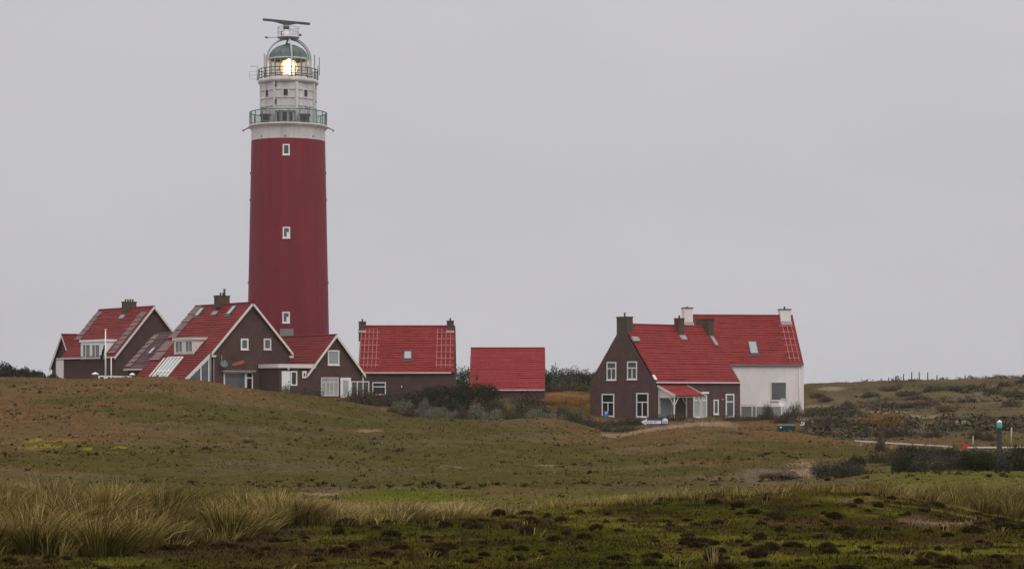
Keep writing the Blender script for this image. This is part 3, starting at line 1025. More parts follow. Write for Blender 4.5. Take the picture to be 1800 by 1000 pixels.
def chimney(H, px, ytop, ybot, a, b, wall='brick_olive', pots=1, cap=None, t=None, fl=.45, ridge_off=0.0, pot_h=.5, potm='dark_metal', flash=True):
    """stack standing on the ridge where the sight line px crosses it"""
    base = H.P(0, H.W / 2 + ridge_off, 0)
    t = along(base, H.e, px) if t is None else t
    c = H.P(t, H.W / 2 + ridge_off, 0)
    z1, z0 = zat(ytop, c.y), zat(ybot, c.y)
    m = MB()
    A, B = H.e * a / 2, H.g * b / 2
    zc = (z0 + z1) / 2
    m.box((c.x, c.y, zc), A, B, UP * (z1 - z0) / 2)
    o = part(m, 'chimney', wall, H.root)
    for i, f in enumerate(m.f):
        pass
    m = MB(); m.box((c.x, c.y, z1 + .06), A * 1.09, B * 1.09, UP * .058)
    part(m, 'chimney_cap', cap or wall, o)
    for k in range(pots):
        q = (k - (pots - 1) / 2) * .3
        m = MB(); cc = c + (H.g if b > a else H.e) * q
        m.lathe(cc.x, cc.y, [(.10, z1 + .1), (.085, z1 + .1 + pot_h * .8), (.13, z1 + .1 + pot_h * .85), (.13, z1 + .1 + pot_h), (.02, z1 + .12 + pot_h)], n=10)
        part(m, 'chimney_pot', potm, o)
    if flash:
        m = MB()
        for pl in (H.near,):
            bb = H.sl - (b / 2) / (H.W / 2) * H.sl + ridge_off / (H.W / 2) * H.sl
            aa = (c - Vector((*H.near.E.xy, 0))).dot(H.e)
            pl.slab(m, [(aa - a / 2 - .06, bb - fl), (aa + a / 2 + .06, bb - fl), (aa + a / 2 + .06, bb + .1), (aa - a / 2 - .06, bb + .1)], .10, .185)
        part(m, 'flashing', 'lead', o)
    return o


def skylight(H, x0, y0, x1, y1, glass='pane_light', pl=None, name='skylight', w=None, h=None):
    pl = pl or H.near
    a, b = pl.ab((x0 + x1) / 2, (y0 + y1) / 2, .18)
    if w is None:
        a0 = pl.ab(x0, (y0 + y1) / 2, .18)[0]; a1 = pl.ab(x1, (y0 + y1) / 2, .18)[0]; w = abs(a1 - a0)
    if h is None:
        h = abs(pl.ab((x0 + x1) / 2, y0, .18)[1] - pl.ab((x0 + x1) / 2, y1, .18)[1])
    m = MB(); t = .09
    for (p, q, r, s) in ((a - w / 2, a - w / 2 + t, b - h / 2, b + h / 2), (a + w / 2 - t, a + w / 2, b - h / 2, b + h / 2),
                         (a - w / 2 + t, a + w / 2 - t, b - h / 2, b - h / 2 + t), (a - w / 2 + t, a + w / 2 - t, b + h / 2 - t, b + h / 2)):
        pl.slab(m, [(p, r), (q, r), (q, s), (p, s)], .08, .24)
    pl.slab(m, [(a - w / 2 - .12, b - h / 2 - .22), (a + w / 2 + .12, b - h / 2 - .22), (a + w / 2 + .12, b - h / 2 - .005), (a - w / 2 - .12, b - h / 2 - .005)], .10, .172)
    o = part(m, name, 'dark_metal', H.root)
    m = MB(); pl.slab(m, [(a - w / 2 + t, b - h / 2 + t), (a + w / 2 - t, b - h / 2 + t), (a + w / 2 - t, b + h / 2 - t), (a - w / 2 + t, b + h / 2 - t)], .1, .215)
    part(m, 'pane', glass, o)
    return o


def lattice(H, a0, a1, b0, b1, nu, nb, m='batten_red', pl=None, w=.05):
    pl = pl or H.near
    mb = MB()
    for k in range(nu):
        a = a0 + (a1 - a0) * (k + .3) / nu
        mb.bar(pl.pt(a, b0, .20), pl.pt(a, b1, .20), w, w, up=pl.n)
    for k in range(nb):
        b = b0 + (b1 - b0) * (k + .35) / nb
        mb.bar(pl.pt(a0, b, .262), pl.pt(a1, b, .262), w, w, up=pl.n)
    return part(mb, 'roof_lattice', m, H.root)


def shingle_strip(H, pl, a0, a1, b0, b1, n, m='slate_mauve', bat=True, lean=0.0):
    """stack of loose sheets laid up the verge, each with a pale batten at its foot"""
    mb, bb = MB(), MB()
    for k in range(n):
        lo, hi = b0 + (b1 - b0) * k / n, b0 + (b1 - b0) * (k + 1) / n
        j = .10 * (rng.random() - .5)
        q = [(a0 + j, lo), (a1 + j, lo), (a1 + j, hi), (a0 + j, hi)]
        hs = [.235, .235, .165, .165]
        P = [pl.pt(a, b, h) for (a, b), h in zip(q, hs)]
        Q = [pl.pt(a, b, .06) for (a, b) in q]
        mb.hexa(Q + P)
        if bat:
            bb.bar(pl.pt(a0 + j - .1, lo - .03, .24), pl.pt(a1 + j + .1, lo - .03, .24), .07, .05, up=pl.n)
    o = part(mb, 'roof_sheet', m, H.root)
    if bat: part(bb, 'batten', 'batten', o)
    return o


PHI = R(36)
gA = Vector((math.cos(PHI), math.sin(PHI), 0)); eA = Vector((-math.sin(PHI), math.cos(PHI), 0))

# ---- house at the far left
C = W(203.5, 690, 252); C.z = 0
Cg = Vector((C.x, C.y, 0))
half = along(Cg, gA, 269.0)
apex = Cg + gA * half
zrA = zat(541, apex.y); zeA = zat(624.5, C.y)
LA = along(apex, eA, 174.5)
A = house('brick_house', 'brown brick house behind the flagpole, with white box dormer and red roof', 'house', C, eA, gA, LA - .2, 2 * half, ZC - 1.2, zeA, zrA)
A.ret = False
bargeboard(A)
gutter(A, -.3, along(Cg, eA, 104))
# dormer
fd = Fr(Cg - gA * .16, eA, -gA)
s0, s1, z0, z1 = fd.rect(183.5, 601, 142, 631.5)
m = MB()
fd.box(m, s0, s1, z0, z1, -2.1, 0)
fd.box(m, s0 - .12, s1 + .12, z1 + .002, z1 + .26, -2.7, .14)
dor = part(m, 'dormer', 'white_paint', A.root)
for (xa, xb) in ((147, 150.6), (152.5, 158.5), (163.3, 167.5), (169.3, 175)):
    window(dor, fd, xb + .8, 605.5, xa - .8, 627.5, glass='pane_grey', fw=.05, sill=False, flat=True)
m = MB()
p = Cg + eA * -.05 - gA * .1
m.tube([W(195.5, 628, C.y - .2), W(195.5, 700, C.y - .2)], .06)
part(m, 'drainpipe', 'white_paint', A.root)
chimney(A, 227, 532, 556, .95, 1.35, pots=4, pot_h=.28)
sl = A.sl
shingle_strip(A, A.near, .25, 1.75, .25, sl * .90, 9)
shingle_strip(A, A.near, A.L - 1.25, A.L + .2, sl * .36, sl * .97, 6)
# small cross gable at the far end
fw_ = Fr(Cg + gA * 1.15, eA, -gA)
sc, zap = fw_.sz(112, 590)
sl_, zlo = fw_.sz(91.5, 648)
hw = sl_ - sc
m = MB()
for d in (0, 3.2):
    pts = [fw_.pt(sc - hw, ZC - 1.2, -d), fw_.pt(sc + hw, ZC - 1.2, -d), fw_.pt(sc + hw, zlo, -d), fw_.pt(sc, zap, -d), fw_.pt(sc - hw, zlo, -d)]
    wall_uv(m, pts, eA, gA)
for sg in (-1, 1):
    wall_uv(m, [fw_.pt(sc + sg * hw, ZC - 1.2, 0), fw_.pt(sc + sg * hw, ZC - 1.2, -3.2), fw_.pt(sc + sg * hw, zlo, -3.2), fw_.pt(sc + sg * hw, zlo, 0)], gA, eA)
wing = part(m, 'side_wing', 'brick_brown', A.root, 'side wing with a small red cross gable and a white plastered wall')
m = MB(); a0_, a1_ = fw_.sz(112.5, 640)[0], fw_.sz(99, 640)[0]
fw_.box(m, min(a0_, a1_), max(a0_, a1_), ZC - 1.2, fw_.sz(105, 633)[1], -.02, .05); part(m, 'plaster_panel', 'white_render', wing)
m = MB()
for sg in (-1, 1):
    u = gA; up = -eA * sg * hw + UP * (zap - zlo)
    pl = Plane(fw_.pt(sc + sg * hw, zlo), u, up)
    S = up.length
    tiles(m, pl, [(-.3, -.15), (3.2, -.15), (3.2, S), (-.3, S)])
ridge_tiles(m, fw_.pt(sc, zap + .12, .3), fw_.pt(sc, zap + .12, -3.2))
part(m, 'wing_roof', 'tile_dull', wing)
for sg in (-1, 1):
    m = MB()
    a = fw_.pt(sc + sg * (hw + .12), zlo - .1, .31); b = fw_.pt(sc, zap + .16, .31)
    m.prism([a, b, b - UP * .36, a - UP * .36], gA * .05)
    part(m, 'bargeboard', 'cream_paint', wing)

# ---- the big house in front of the tower
C = W(374, 690, 235); Cb = Vector((C.x, C.y, 0)); CB = Cb
WB = along(Cb, gA, 508.8); half = WB / 2
apex = Cb + gA * half
zrB = zat(534.5, apex.y); zeB = zat(617, C.y)
LB = along(apex, eA, 345.5)
# near slope: the roof runs on down over a lean-to
pl0 = Plane(Vector((C.x, C.y, zeB)), eA, gA * half + UP * (zrB - zeB))
poly = [(-.3, -.28), (-.3, math.hypot(half, zrB - zeB)), (LB + .3, math.hypot(half, zrB - zeB)), (LB + .3, -6.6)]
q1 = pl0.ab(367.5, 622, .1); q2 = pl0.ab(324, 664, .1)
q3 = (q2[0] + (q2[0] - q1[0]) * .55, q2[1] + (q2[1] - q1[1]) * .55)
q3 = (q3[0], -6.6)
poly += [q3, (q1[0], q1[1]), (q1[0], -.28)]
upper = [(-.3, -.28), (LB + .3, -.28), (LB + .3, math.hypot(half, zrB - zeB)), (-.3, math.hypot(half, zrB - zeB))]
lower = [(q1[0], -.285), (q3[0], -6.6), (LB + .3, -6.6), (LB + .3, -.285)]
B = house('brick_house', 'large brown brick house with satellite dish, in front of the red tower', 'house', C, eA, gA, LB, WB, ZC - 1.3, zeB, zrB, near_poly=upper)
B.ret = True
bargeboard(B, ov_e=.28)
m = MB(); tiles(m, B.near, lower)
part(m, 'lean_to_roof', 'tile_dull', B.root)
# glazed side of the lean-to
pA, pB = B.near.pt(q1[0], q1[1], 0), B.near.pt(q3[0], q3[1], 0)
m = MB()
dirn = (pB - pA).normalized()
hd = Vector((dirn.x, dirn.y, 0)).normalized(); nn_ = Vector((hd.y, -hd.x, 0)) * -1
if nn_.y > 0: nn_ = -nn_
m.prism([pA + nn_ * .10 + UP * .12, pB + nn_ * .10 + UP * .12, pB + nn_ * .10 - UP * .36, pA + nn_ * .10 - UP * .36], nn_ * .06)
part(m, 'bargeboard', 'cream_paint', B.root)
zb = ZC - 1.3
m = MB(); m.prism([pA - UP * .3, pB - UP * .3, Vector((pB.x, pB.y, zb - 3)), Vector((pA.x, pA.y, zb))], -nn_ * .04)
sg_ = part(m, 'lean_to_glazing', 'pane_grey', B.root)
m = MB()
for t in (.02, .2, .47, .72):
    p = pA + (pB - pA) * t + nn_ * .03
    m.bar(Vector((p.x, p.y, p.z - .3)), Vector((p.x, p.y, zb - 1)), .10, .10, up=nn_)
part(m, 'glazing_bar', 'white_paint', sg_)
# side wall of the lean-to and the long end walls
m = MB()
for a in (LB,):
    p0, p1 = B.near.pt(a, -6.4, 0), B.near.pt(a, 0, 0)
    wall_uv(m, [Vector((p0.x, p0.y, zb - 4)), Vector((p1.x, p1.y, zb - 4)), p1, p0], gA, eA)
part(m, 'lean_to_wall', 'brick_brown', B.root)
# sloping glazed strip below the dormer
Gp = [B.near.ab(x, y, .2) for (x, y) in ((296.5, 628), (322, 627.5))]
a0, a1, bt = min(Gp[0][0], Gp[1][0]), max(Gp[0][0], Gp[1][0]), Gp[0][1]
m = MB()
bl = -6.4
B.near.slab(m, [(a0, bl), (a1, bl), (a1, bt), (a0, bt)], .12, .19)
rg = part(m, 'roof_glazing', 'pane_light', B.root)
m = MB()
for k in range(5):
    a = a0 + (a1 - a0) * k / 4
    m.bar(B.near.pt(a, bl, .22), B.near.pt(a, bt, .22), .10 if k % 4 else .16, .09, up=B.near.n)
for b in (bt - .02, bt - 2.0, bt - 4.0):
    m.bar(B.near.pt(a0 + .1, b, .235), B.near.pt(a1 - .1, b, .235), .10, .05, up=B.near.n)
a = a1 + .75
m.bar(B.near.pt(a, bl, .2), B.near.pt(a, bt - .1, .2), .14, .12, up=B.near.n)
part(m, 'glazing_bar', 'white_paint', rg)
# dormer of the big house
pd = B.near.pt(*B.near.ab(323, 622.5, .1)); fd = Fr(Vector((pd.x, pd.y, 0)) - gA * .1, eA, -gA)
s0, s1, z0, z1 = fd.rect(340.5, 597.5, 306, 621.5)
m = MB(); fd.box(m, s0, s1, z0 - .3, z1, -2.1, 0); fd.box(m, s0 - .16, s1 + .14, z1 + .002, z1 + .26, -2.6, .16)
dor = part(m, 'dormer', 'cream_paint', B.root)
window(dor, fd, 321.5, 599, 309.2, 620, cols=2, glass='pane_grey', fw=.07, sill=False, flat=True, frame='white_paint')
window(dor, fd, 339, 598, 326.8, 619, cols=2, glass='pane_grey', fw=.07, sill=False, flat=True, frame='white_paint')
m = MB(); fd.box(m, s0 - .2, s1 + .2, z1 + .265, z1 + .31, -2.7, .2); part(m, 'dormer_roof', 'lead', dor)
chimney(B, 390, 521.5, 541, .95, 1.35, pots=2, pot_h=.3)
m = MB(); cc = W(394.5, 520, 240.5); m.tube([cc, cc + UP * .62], .11, n=10); m.lathe(cc.x, cc.y, [(.15, cc.z + .62), (.15, cc.z + .7), (.02, cc.z + .74)], n=10)
part(m, 'flue', 'dark_metal', B.root)
skylight(B, 344, 542, 357, 554, w=.95, h=1.25, glass='pane_light'); skylight(B, 399, 538, 414, 552, w=.95, h=1.3)
shingle_strip(B, B.near, LB - 1.5, LB + .15, sl * .30, sl * .96, 4)
shingle_strip(B, B.near, LB - 2.0, LB + .1, -1.2, sl * .22, 2)
m = MB(); pk = B.r0 + UP * .12; m.box(pk, eA * .16, gA * .10, UP * .2); part(m, 'ridge_end', 'tile_dull', B.root)
# gable windows, picture window, dish, board
for (xa, xb) in ((423, 436.2), (463.2, 476.2)):
    window(B.root, B.fg, xa, 595, xb, 614.5, glass='pane_grey', fw=.15, off=.0, frame='white_paint' if xa < 440 else 'cream_paint')
w = window(B.root, B.fg, 393, 654, 431.6, 702, glass='pane_grey', fw=.12, sill=False)
window(B.root, B.fg, 431.9, 654, 444, 702, transom=.21, glass='pane_dark', fw=.12, sill=False)
s0, s1, z0, z1 = B.fg.rect(389, 651.5, 446, 654)
m = MB(); B.fg.box(m, s0, s1, z0 + .02, z1 + .03, .0, .5); part(m, 'canopy', 'lead', B.root)
m = MB(); s_, z_ = B.fg.sz(370, 640); m.tube([B.fg.pt(s_ + .35, B.ze - .15, .06), B.fg.pt(s_ + .35, ZC - 1.2, .06)], .055)
m.tube([B.fg.pt(s_ + .0, B.ze - .15, .06), B.fg.pt(s_ + .0, ZC - 1.2, .06)], .055)
part(m, 'drainpipe', 'lead', B.root)
dish = thing('satellite_dish', 'grey-green satellite dish on the wall of the large brown house', 'satellite dish', B.fg.pt(B.fg.sz(390, 639)[0], B.fg.sz(390, 639)[1], .05))


def dish_on(root, c, n, r, m1, m2, arm=True):
    n = n.normalized(); u = n.cross(UP).normalized(); v = u.cross(n)
    mb = MB(); rings = 5; k = 20
    P = [[c + (u * math.cos(a) + v * math.sin(a)) * (r * i / rings) + n * (.35 * r * (i / rings)**2) for a in [2 * math.pi * j / k for j in range(k)]] for i in range(rings + 1)]
    for i in range(rings):
        for j in range(k):
            mb.face([P[i][j], P[i][(j + 1) % k], P[i + 1][(j + 1) % k], P[i + 1][j]], smooth=True)
            mb.face([p - n * .03 for p in (P[i][j], P[i + 1][j], P[i + 1][(j + 1) % k], P[i][(j + 1) % k])], smooth=True)
    part(mb, 'reflector', m1, root)
    if arm:
        mb = MB(); f = c + n * r * 1.25 + v * r * .3
        mb.tube([c - v * r * .9 + n * .1, f], .02, n=6); mb.tube([f - n * .08, f + n * .05], .045, n=8)
        mb.tube([c, c - n * .4], .03, n=6)
        part(mb, 'feed_arm', m2, root)


c = B.fg.pt(*B.fg.sz(390, 639.5), .42)
dish_on(dish, c, (-eA + UP * .35 - gA * .25), .40, 'dish_green', 'grey_metal')
m = MB(); m.tube([B.fg.pt(*B.fg.sz(389, 640), .1), B.fg.pt(*B.fg.sz(389, 624), .1)], .025, n=6); m.tube([B.fg.pt(*B.fg.sz(389, 640), .1), B.fg.pt(*B.fg.sz(389, 640), -.02)], .03, n=6)
part(m, 'mast', 'grey_metal', dish)
sA = B.fg.sz(409, 641); sB_ = B.fg.sz(428.5, 636)
m = MB()
pa, pb = B.fg.pt(sA[0], sA[1], .03), B.fg.pt(sB_[0], sB_[1], .03)
m.prism([pa - UP * .18, pb - UP * .14, pb + UP * .16, pb + UP * .2 - gA * .1, pa + UP * .14, pa - gA * .12 + UP * .02], -eA * .05)
solo(m, 'name_board', 'orange_board', 'orange-brown wooden board fixed above the picture window of the large house', 'board', tuple(pa))

# mauve-roofed link between the two houses
P0 = B.near.pt(*B.near.ab(256, 646))
Cx = Vector((P0.x, P0.y, 0)) + eA * .1
Lx = along(Cx, eA, 224)
zeX = zat(646, Cx.y); 
hx = 3.6
ap = Cx + gA * hx; zrX = zat(588, ap.y + 3)
X = house('brick_house', 'low brick link with a mauve-grey tiled roof between two red-roofed houses', 'annex', Cx, eA, gA, Lx, 2 * hx, ZC - 1.2, zeX, zrX, roof='tile_mauve', ov_g=.0)
gutter(X, 0, Lx + .2)
skylight(X, 262, 612, 272, 620, w=.8, h=1.0, glass='pane_light')
shingle_strip(X, X.near, Lx - 1.0, Lx + .3, .1, X.sl * .98, 7)
lattice(X, .2, Lx - 1, .3, X.sl - .2, 1, 4, m='slate_mauve')

# ---- annex with white gable, and its flat-roofed entrance
sK = B.fg.sz(457, 650)[0]
K0 = Cb + gA * sK
tK = along(K0, -eA, 490.5)
K = K0 - eA * tK
LC0 = tK
cC = K + gA * along(K, gA, 541.5)
apexC = K + gA * along(K, gA, 589.2)
halfC = (apexC - cC).dot(gA)
zrC = zat(591, apexC.y); zeC = zat(656.5, (cC + gA * 2 * halfC).y)
Cn = house('gabled_annex', 'brown brick annex with white bargeboards, square gable window and flat-roofed porch', 'annex', cC, eA, gA, 11.0, 2 * halfC, ZC - 1.4, zeC, zrC)
Cn.ret = False
bargeboard(Cn)
fK = Fr(K, gA, -eA)
sE = along(K, gA, 553.5)
zf1, zf0 = zat(639.5, K.y), zat(646.5, K.y)
m = MB()
Q = lambda a, b, z: Vector((*(K + gA * a + eA * b).xy, z))
sW = (cC - K).dot(gA)
zb = ZC - 1.4
for pts, d in (([Q(0, .003, zb), Q(sW, .003, zb), Q(sW, .003, zf0), Q(0, .003, zf0)], gA), ([Q(0, .003, zb), Q(0, LC0, zb), Q(0, LC0, zf0), Q(0, .003, zf0)], eA)):
    wall_uv(m, pts, d, d)
m.face([Q(0, .003, zf1 - .05), Q(sW, .003, zf1 - .05), Q(sW, LC0, zf1 - .05), Q(0, LC0, zf1 - .05)])
ent = part(m, 'entrance', 'brick_brown', Cn.root)
m = MB()
m.hexa([Q(-.2, -.25, zf0), Q(sE, -.25, zf0), Q(sE, .0, zf0), Q(-.2, .0, zf0), Q(-.2, -.25, zf1), Q(sE, -.25, zf1), Q(sE, .0, zf1), Q(-.2, .0, zf1)])
m.hexa([Q(-.2, .003, zf0), Q(-.004, .003, zf0), Q(-.004, LC0, zf0), Q(-.2, LC0, zf0), Q(-.2, .003, zf1), Q(-.004, .003, zf1), Q(-.004, LC0, zf1), Q(-.2, LC0, zf1)])
part(m, 'fascia', 'cream_paint', ent)
# door, windows
s0, s1, z0, z1 = fK.rect(495, 652, 509.5, 700)
m = MB(); fK.box(m, s0, s1, z0, z1, -.02, .06)
dr = part(m, 'door', 'white_paint', Cn.root)
m = MB(); fK.box(m, s1 - .2, s1 - .1, z1 - 1.15, z1 - 1.0, .06, .12); part(m, 'handle', 'dark_metal', dr)
window(Cn.root, fK, 510.5, 652, 522, 677.5, glass='pane_dark', fw=.13, sill=False)
window(Cn.root, fK, 531, 652, 538.5, 664.5, glass='pane_dark', fw=.17, sill=False)
window(Cn.root, Cn.fg, 576, 615.5, 596, 641.5, glass='pane_light', fw=.12)
window(Cn.root, Cn.fg, 564, 663, 594.5, 696, cols=4, transom=.28, glass='curtain', fw=.09, sill=False, frame='cream_paint')
window(Cn.root, Cn.fg, 598, 663.5, 616.3, 700, glass='curtain', fw=.30, sill=False, kind='glazed_door', frame='white_paint')
s0, s1, z0, z1 = fK.rect(504.5, 646.3, 507.5, 650)
m = MB(); c = fK.pt((s0 + s1) / 2, (z0 + z1) / 2, .12); m.lathe(c.x, c.y, [(.02, c.z - .13), (.12, c.z - .06), (.12, c.z + .04), (.05, c.z + .12), (.0, c.z + .13)], n=10)
m.bar(c, c + eA * .14, .04); part(m, 'wall_lamp', 'white_paint', Cn.root)
m = MB(); p = Cn.fg.pt(Cn.fg.sz(637.3, 680)[0], 0, .08); m.tube([Vector((p.x, p.y, zeC - .1)), Vector((p.x, p.y, zb))], .05)
part(m, 'drainpipe', 'cream_paint', Cn.root)
# framed windscreen beside the annex
ws = thing('windscreen', 'white-framed glass windscreen standing between annex and chimneyed house', 'windscreen', W(633, 696, 239))
fS = Fr(W(618, 690, 239), Vector((1, 0, 0)), Vector((0, -1, 0)))
s0, s1, z0, z1 = fS.rect(618, 671.5, 648.3, 697)
for k in range(4):
    m = MB(); a = s0 + (s1 - s0) * k / 3; fS.box(m, a - .05, a + .05, z0, z1, 0, .08); part(m, 'post', 'cream_paint', ws)
m = MB(); fS.box(m, s0 - .05, s1 + .05, z1 + .002, z1 + .1, 0, .08); part(m, 'top_rail', 'cream_paint', ws)
m = MB(); fS.box(m, s0, s1, z0, z1, .03, .045); part(m, 'pane', 'gallery_glass', ws)

# ---- house with a chimney at either end
X1, Y1 = Vector((1, 0, 0)), Vector((0, 1, 0))
C = W(629.5, 690, 247); Cd = Vector((C.x, C.y, 0))
LD = along(Cd, X1, 799)
WD_ = 8.6
zeD = zat(653, C.y); zrD = zat(575.5, C.y + WD_ / 2)
D = house('brick_house', 'brown brick house with a chimney at each end of its red roof', 'house', C, X1, Y1, LD, WD_, ZC - 1.5, zeD, zrD, roof='tile_red', ov_g=-.02, ov_e=.2)
gutter(D, .0, LD - .35, b=-.2)
for (px, w) in ((637, 1), (791.5, 1)):
    c = chimney(D, px, 567 if px < 700 else 565.5, 600, .74, .95, wall='brick_brown', pots=1, pot_h=.28, fl=.2)
skylight(D, 709.5, 616.5, 724, 631, glass='pane_light')
a0 = D.near.ab(631, 620, .2)[0]; a1 = D.near.ab(666.5, 620, .2)[0]
lattice(D, a0, a1, D.sl * .06, D.sl * .94, 5, 6)
a0 = D.near.ab(765.5, 620, .2)[0]; a1 = D.near.ab(797, 620, .2)[0]
lattice(D, a0, a1, D.sl * .06, D.sl * .94, 4, 6)
window(D.root, D.fe, 654.5, 671.5, 678.3, 694, transom=.36, glass='pane_dark', fw=.10, sill=False)
m = MB(); s_, z_ = D.fe.sz(706, 679); c = D.fe.pt(s_, z_, .1); m.box(c, X1 * .05, Y1 * .08, UP * .09); part(m, 'wall_lamp', 'white_paint', D.root)
m = MB(); s_, z_ = D.fe.sz(713, 660); m.tube([D.fe.pt(s_, zeD - .4, .05), D.fe.pt(s_, ZC - 1.5, .05)], .04); part(m, 'drainpipe', 'brick_brown', D.root)

# ---- low shed
C = W(825, 690, 262); Ce = Vector((C.x, C.y, 0)); eE = Vector((math.cos(R(-1.5)), math.sin(R(-1.5)), 0)); gE = Vector((-eE.y, eE.x, 0))
LE = along(Ce, eE, 957)
E_ = house('brick_shed', 'low shed with a plain bright red roof and no chimney', 'shed', C, eE, gE, LE, 8.4, ZC - 1.6, zat(684, C.y), zat(614, C.y + 4.2), roof='tile_bright', ov_g=.02, ov_e=.15)
gutter(E_, 0, LE, b=-.15)
m = MB(); a, b = E_.near.ab(838.5, 668, .1); p = E_.near.pt(a, b); m.tube([p, p + UP * 1.05 + Vector((0, -.25, 0))], .075, n=8)
m.box(p + UP * 1.1 + Vector((0, -.25, 0)), X1 * .13, Y1 * .13, UP * .06)
part(m, 'vent_pipe', 'dark_metal', E_.root)

# ---- brick farmhouse on the right
eF = Vector((math.cos(R(42)), math.sin(R(42)), 0)); gF = Vector((-math.cos(R(48)), math.sin(R(48)), 0))
C = W(1150.5, 690, 240); Cf = Vector((C.x, C.y, 0))
WF = along(Cf, gF, 1037.5); LF = along(Cf, eF, 1301)
apF = Cf + gF * WF / 2
zeF = zat(670.5, C.y); zrF = zat(572, apF.y)
Fh = house('brick_farmhouse', 'purple-brown brick house with a red-roofed porch and tall white windows', 'house', C, eF, gF, LF, WF, ZC - 4.2, zeF, zrF, wall='brick_purple', roof='tile_red', ov_g=-.14, ov_e=.12)
gutter(Fh, .1, LF, b=-.14)
# gable chimney grows from the wall
c = chimney(Fh, 1095.5, 558.5, 596, .87, 1.55, wall='brick_olive', pots=1, pot_h=.42, flash=False, t=.42)
m = MB(); Fh.near.slab(m, [(.1, Fh.sl - 2.35), (1.05, Fh.sl - 2.35), (1.05, Fh.sl - 1.75), (.1, Fh.sl - 1.75)], .12, .3); part(m, 'flashing', 'lead', c)
# slim stack on the front slope and the broad one on the far gable
cc = chimney(Fh, 1194, 561, 590, .8, .75, wall='brick_brown', pots=1, pot_h=.3, ridge_off=-.5, fl=.5)
cc = chimney(Fh, 1240, 562, 600, .75, 2.0, t=LF - .42, wall='brick_olive', pots=0, flash=False)
m = MB(); Fh.near.slab(m, [(LF - .62, Fh.sl - 2.6), (LF - .12, Fh.sl - 2.6), (LF - .12, Fh.sl - 1.0), (LF - .62, Fh.sl - 1.0)], .12, .2); part(m, 'flashing', 'lead', cc)
m = MB(); Fh.near.slab(m, [(.0, .1), (.32, .1), (.32, .75), (.0, .75)], .1, .22); part(m, 'verge_stone', 'cream_paint', Fh.root)
for (x0, y0, x1, y1, cl_, tr) in ((1067, 636, 1083.5, 668, 2, .36), (1103, 635, 1120, 667, 2, .36), (1058.5, 692, 1080, 732, 2, .38), (1119, 690.5, 1140, 733, 2, .38)):
    window(Fh.root, Fh.fg, x0, y0, x1, y1, cols=cl_, transom=tr, glass='pane_grey' if y0 < 680 else 'pane_dark', fw=.12)
window(Fh.root, Fh.fe, 1218, 693, 1242, 734, cols=2, transom=.26, glass='curtain', fw=.13)
window(Fh.root, Fh.fe, 1254, 702, 1262.6, 728, glass='pane_grey', fw=.13)
window(Fh.root, Fh.fe, 1275.3, 692, 1290, 733, transom=.34, glass='pane_grey', fw=.14)
s0, s1, z0, z1 = Fh.fe.rect(1231.5, 688.4, 1243.5, 692)
m = MB(); Fh.fe.box(m, s0, s1, z0, z1, 0, .25); part(m, 'awning_box', 'white_paint', Fh.root)
s_, z_ = Fh.fe.sz(1269, 703); m = MB(); m.bar(Fh.fe.pt(s_, z_, 0), Fh.fe.pt(s_ - .1, z_ + .1, .22), .09); part(m, 'wall_lamp', 'white_paint', Fh.root)
# porch
f = Fh.fe; outp = 2.4
s0 = f.sz(1156.5, 680)[0]; s1 = f.sz(1205.5, 680)[0]; ztop = f.sz(1180, 678)[1]
zlow = zat(695, (f.pt(s0, 0, outp)).y)
sp_ = f.n * outp + UP * (zlow - ztop)
pl = Plane(f.pt(s0, zlow, outp), f.d, -sp_)
S = sp_.length
m = MB(); tiles(m, pl, [(-.1, -.15), (s1 - s0 + .1, -.15), (s1 - s0 + .1, S), (-.1, S)], course=.34, lift=.06)
porch = part(m, 'porch_roof', 'tile_bright', Fh.root)
m = MB()
m.prism([f.pt(s0, ztop - .02, .01), f.pt(s0, zlow - .25, .01), f.pt(s0, zlow - .25, outp), f.pt(s0, zlow - .0, outp)], f.d * .05)
part(m, 'gable_board', 'cream_paint', porch)
for a in (-.16, s1 - s0 + .104):
    m = MB(); m.prism([pl.pt(a, -.2, .13), pl.pt(a, S, .13), pl.pt(a, S, -.12), pl.pt(a, -.2, -.12)], f.d * .055)
    part(m, 'bargeboard', 'cream_paint', porch)
m = MB()
for (a, o) in ((s0 + .05, outp - .1), (s1 - .05, outp - .1), (s0 + .05, .1), (s1 - .05, .1)):
    m.bar(f.pt(a, zlow - .2, o), f.pt(a, ZC - 3.6, o), .13, .13, up=f.n)
    q = 1 if a < (s0 + s1) / 2 else -1
    m.bar(f.pt(a + q * .06, zlow - 1.0, o), f.pt(a + q * .62, zlow - .22, o), .08, .08, up=f.n)
    if o > 1:
        m.bar(f.pt(a, zlow - 1.0, o - .06), f.pt(a, zlow - .22, o - .62), .08, .08, up=f.d)
m.bar(f.pt(s0, zlow - .14, outp - .1), f.pt(s1, zlow - .14, outp - .1), .12, .12)
part(m, 'porch_frame', 'cream_paint', porch)
window(Fh.root, f, 1159, 699, 1181, 738, cols=1, glass='pane_light', fw=.1, sill=False, frame='cream_paint', kind='glazed_door')

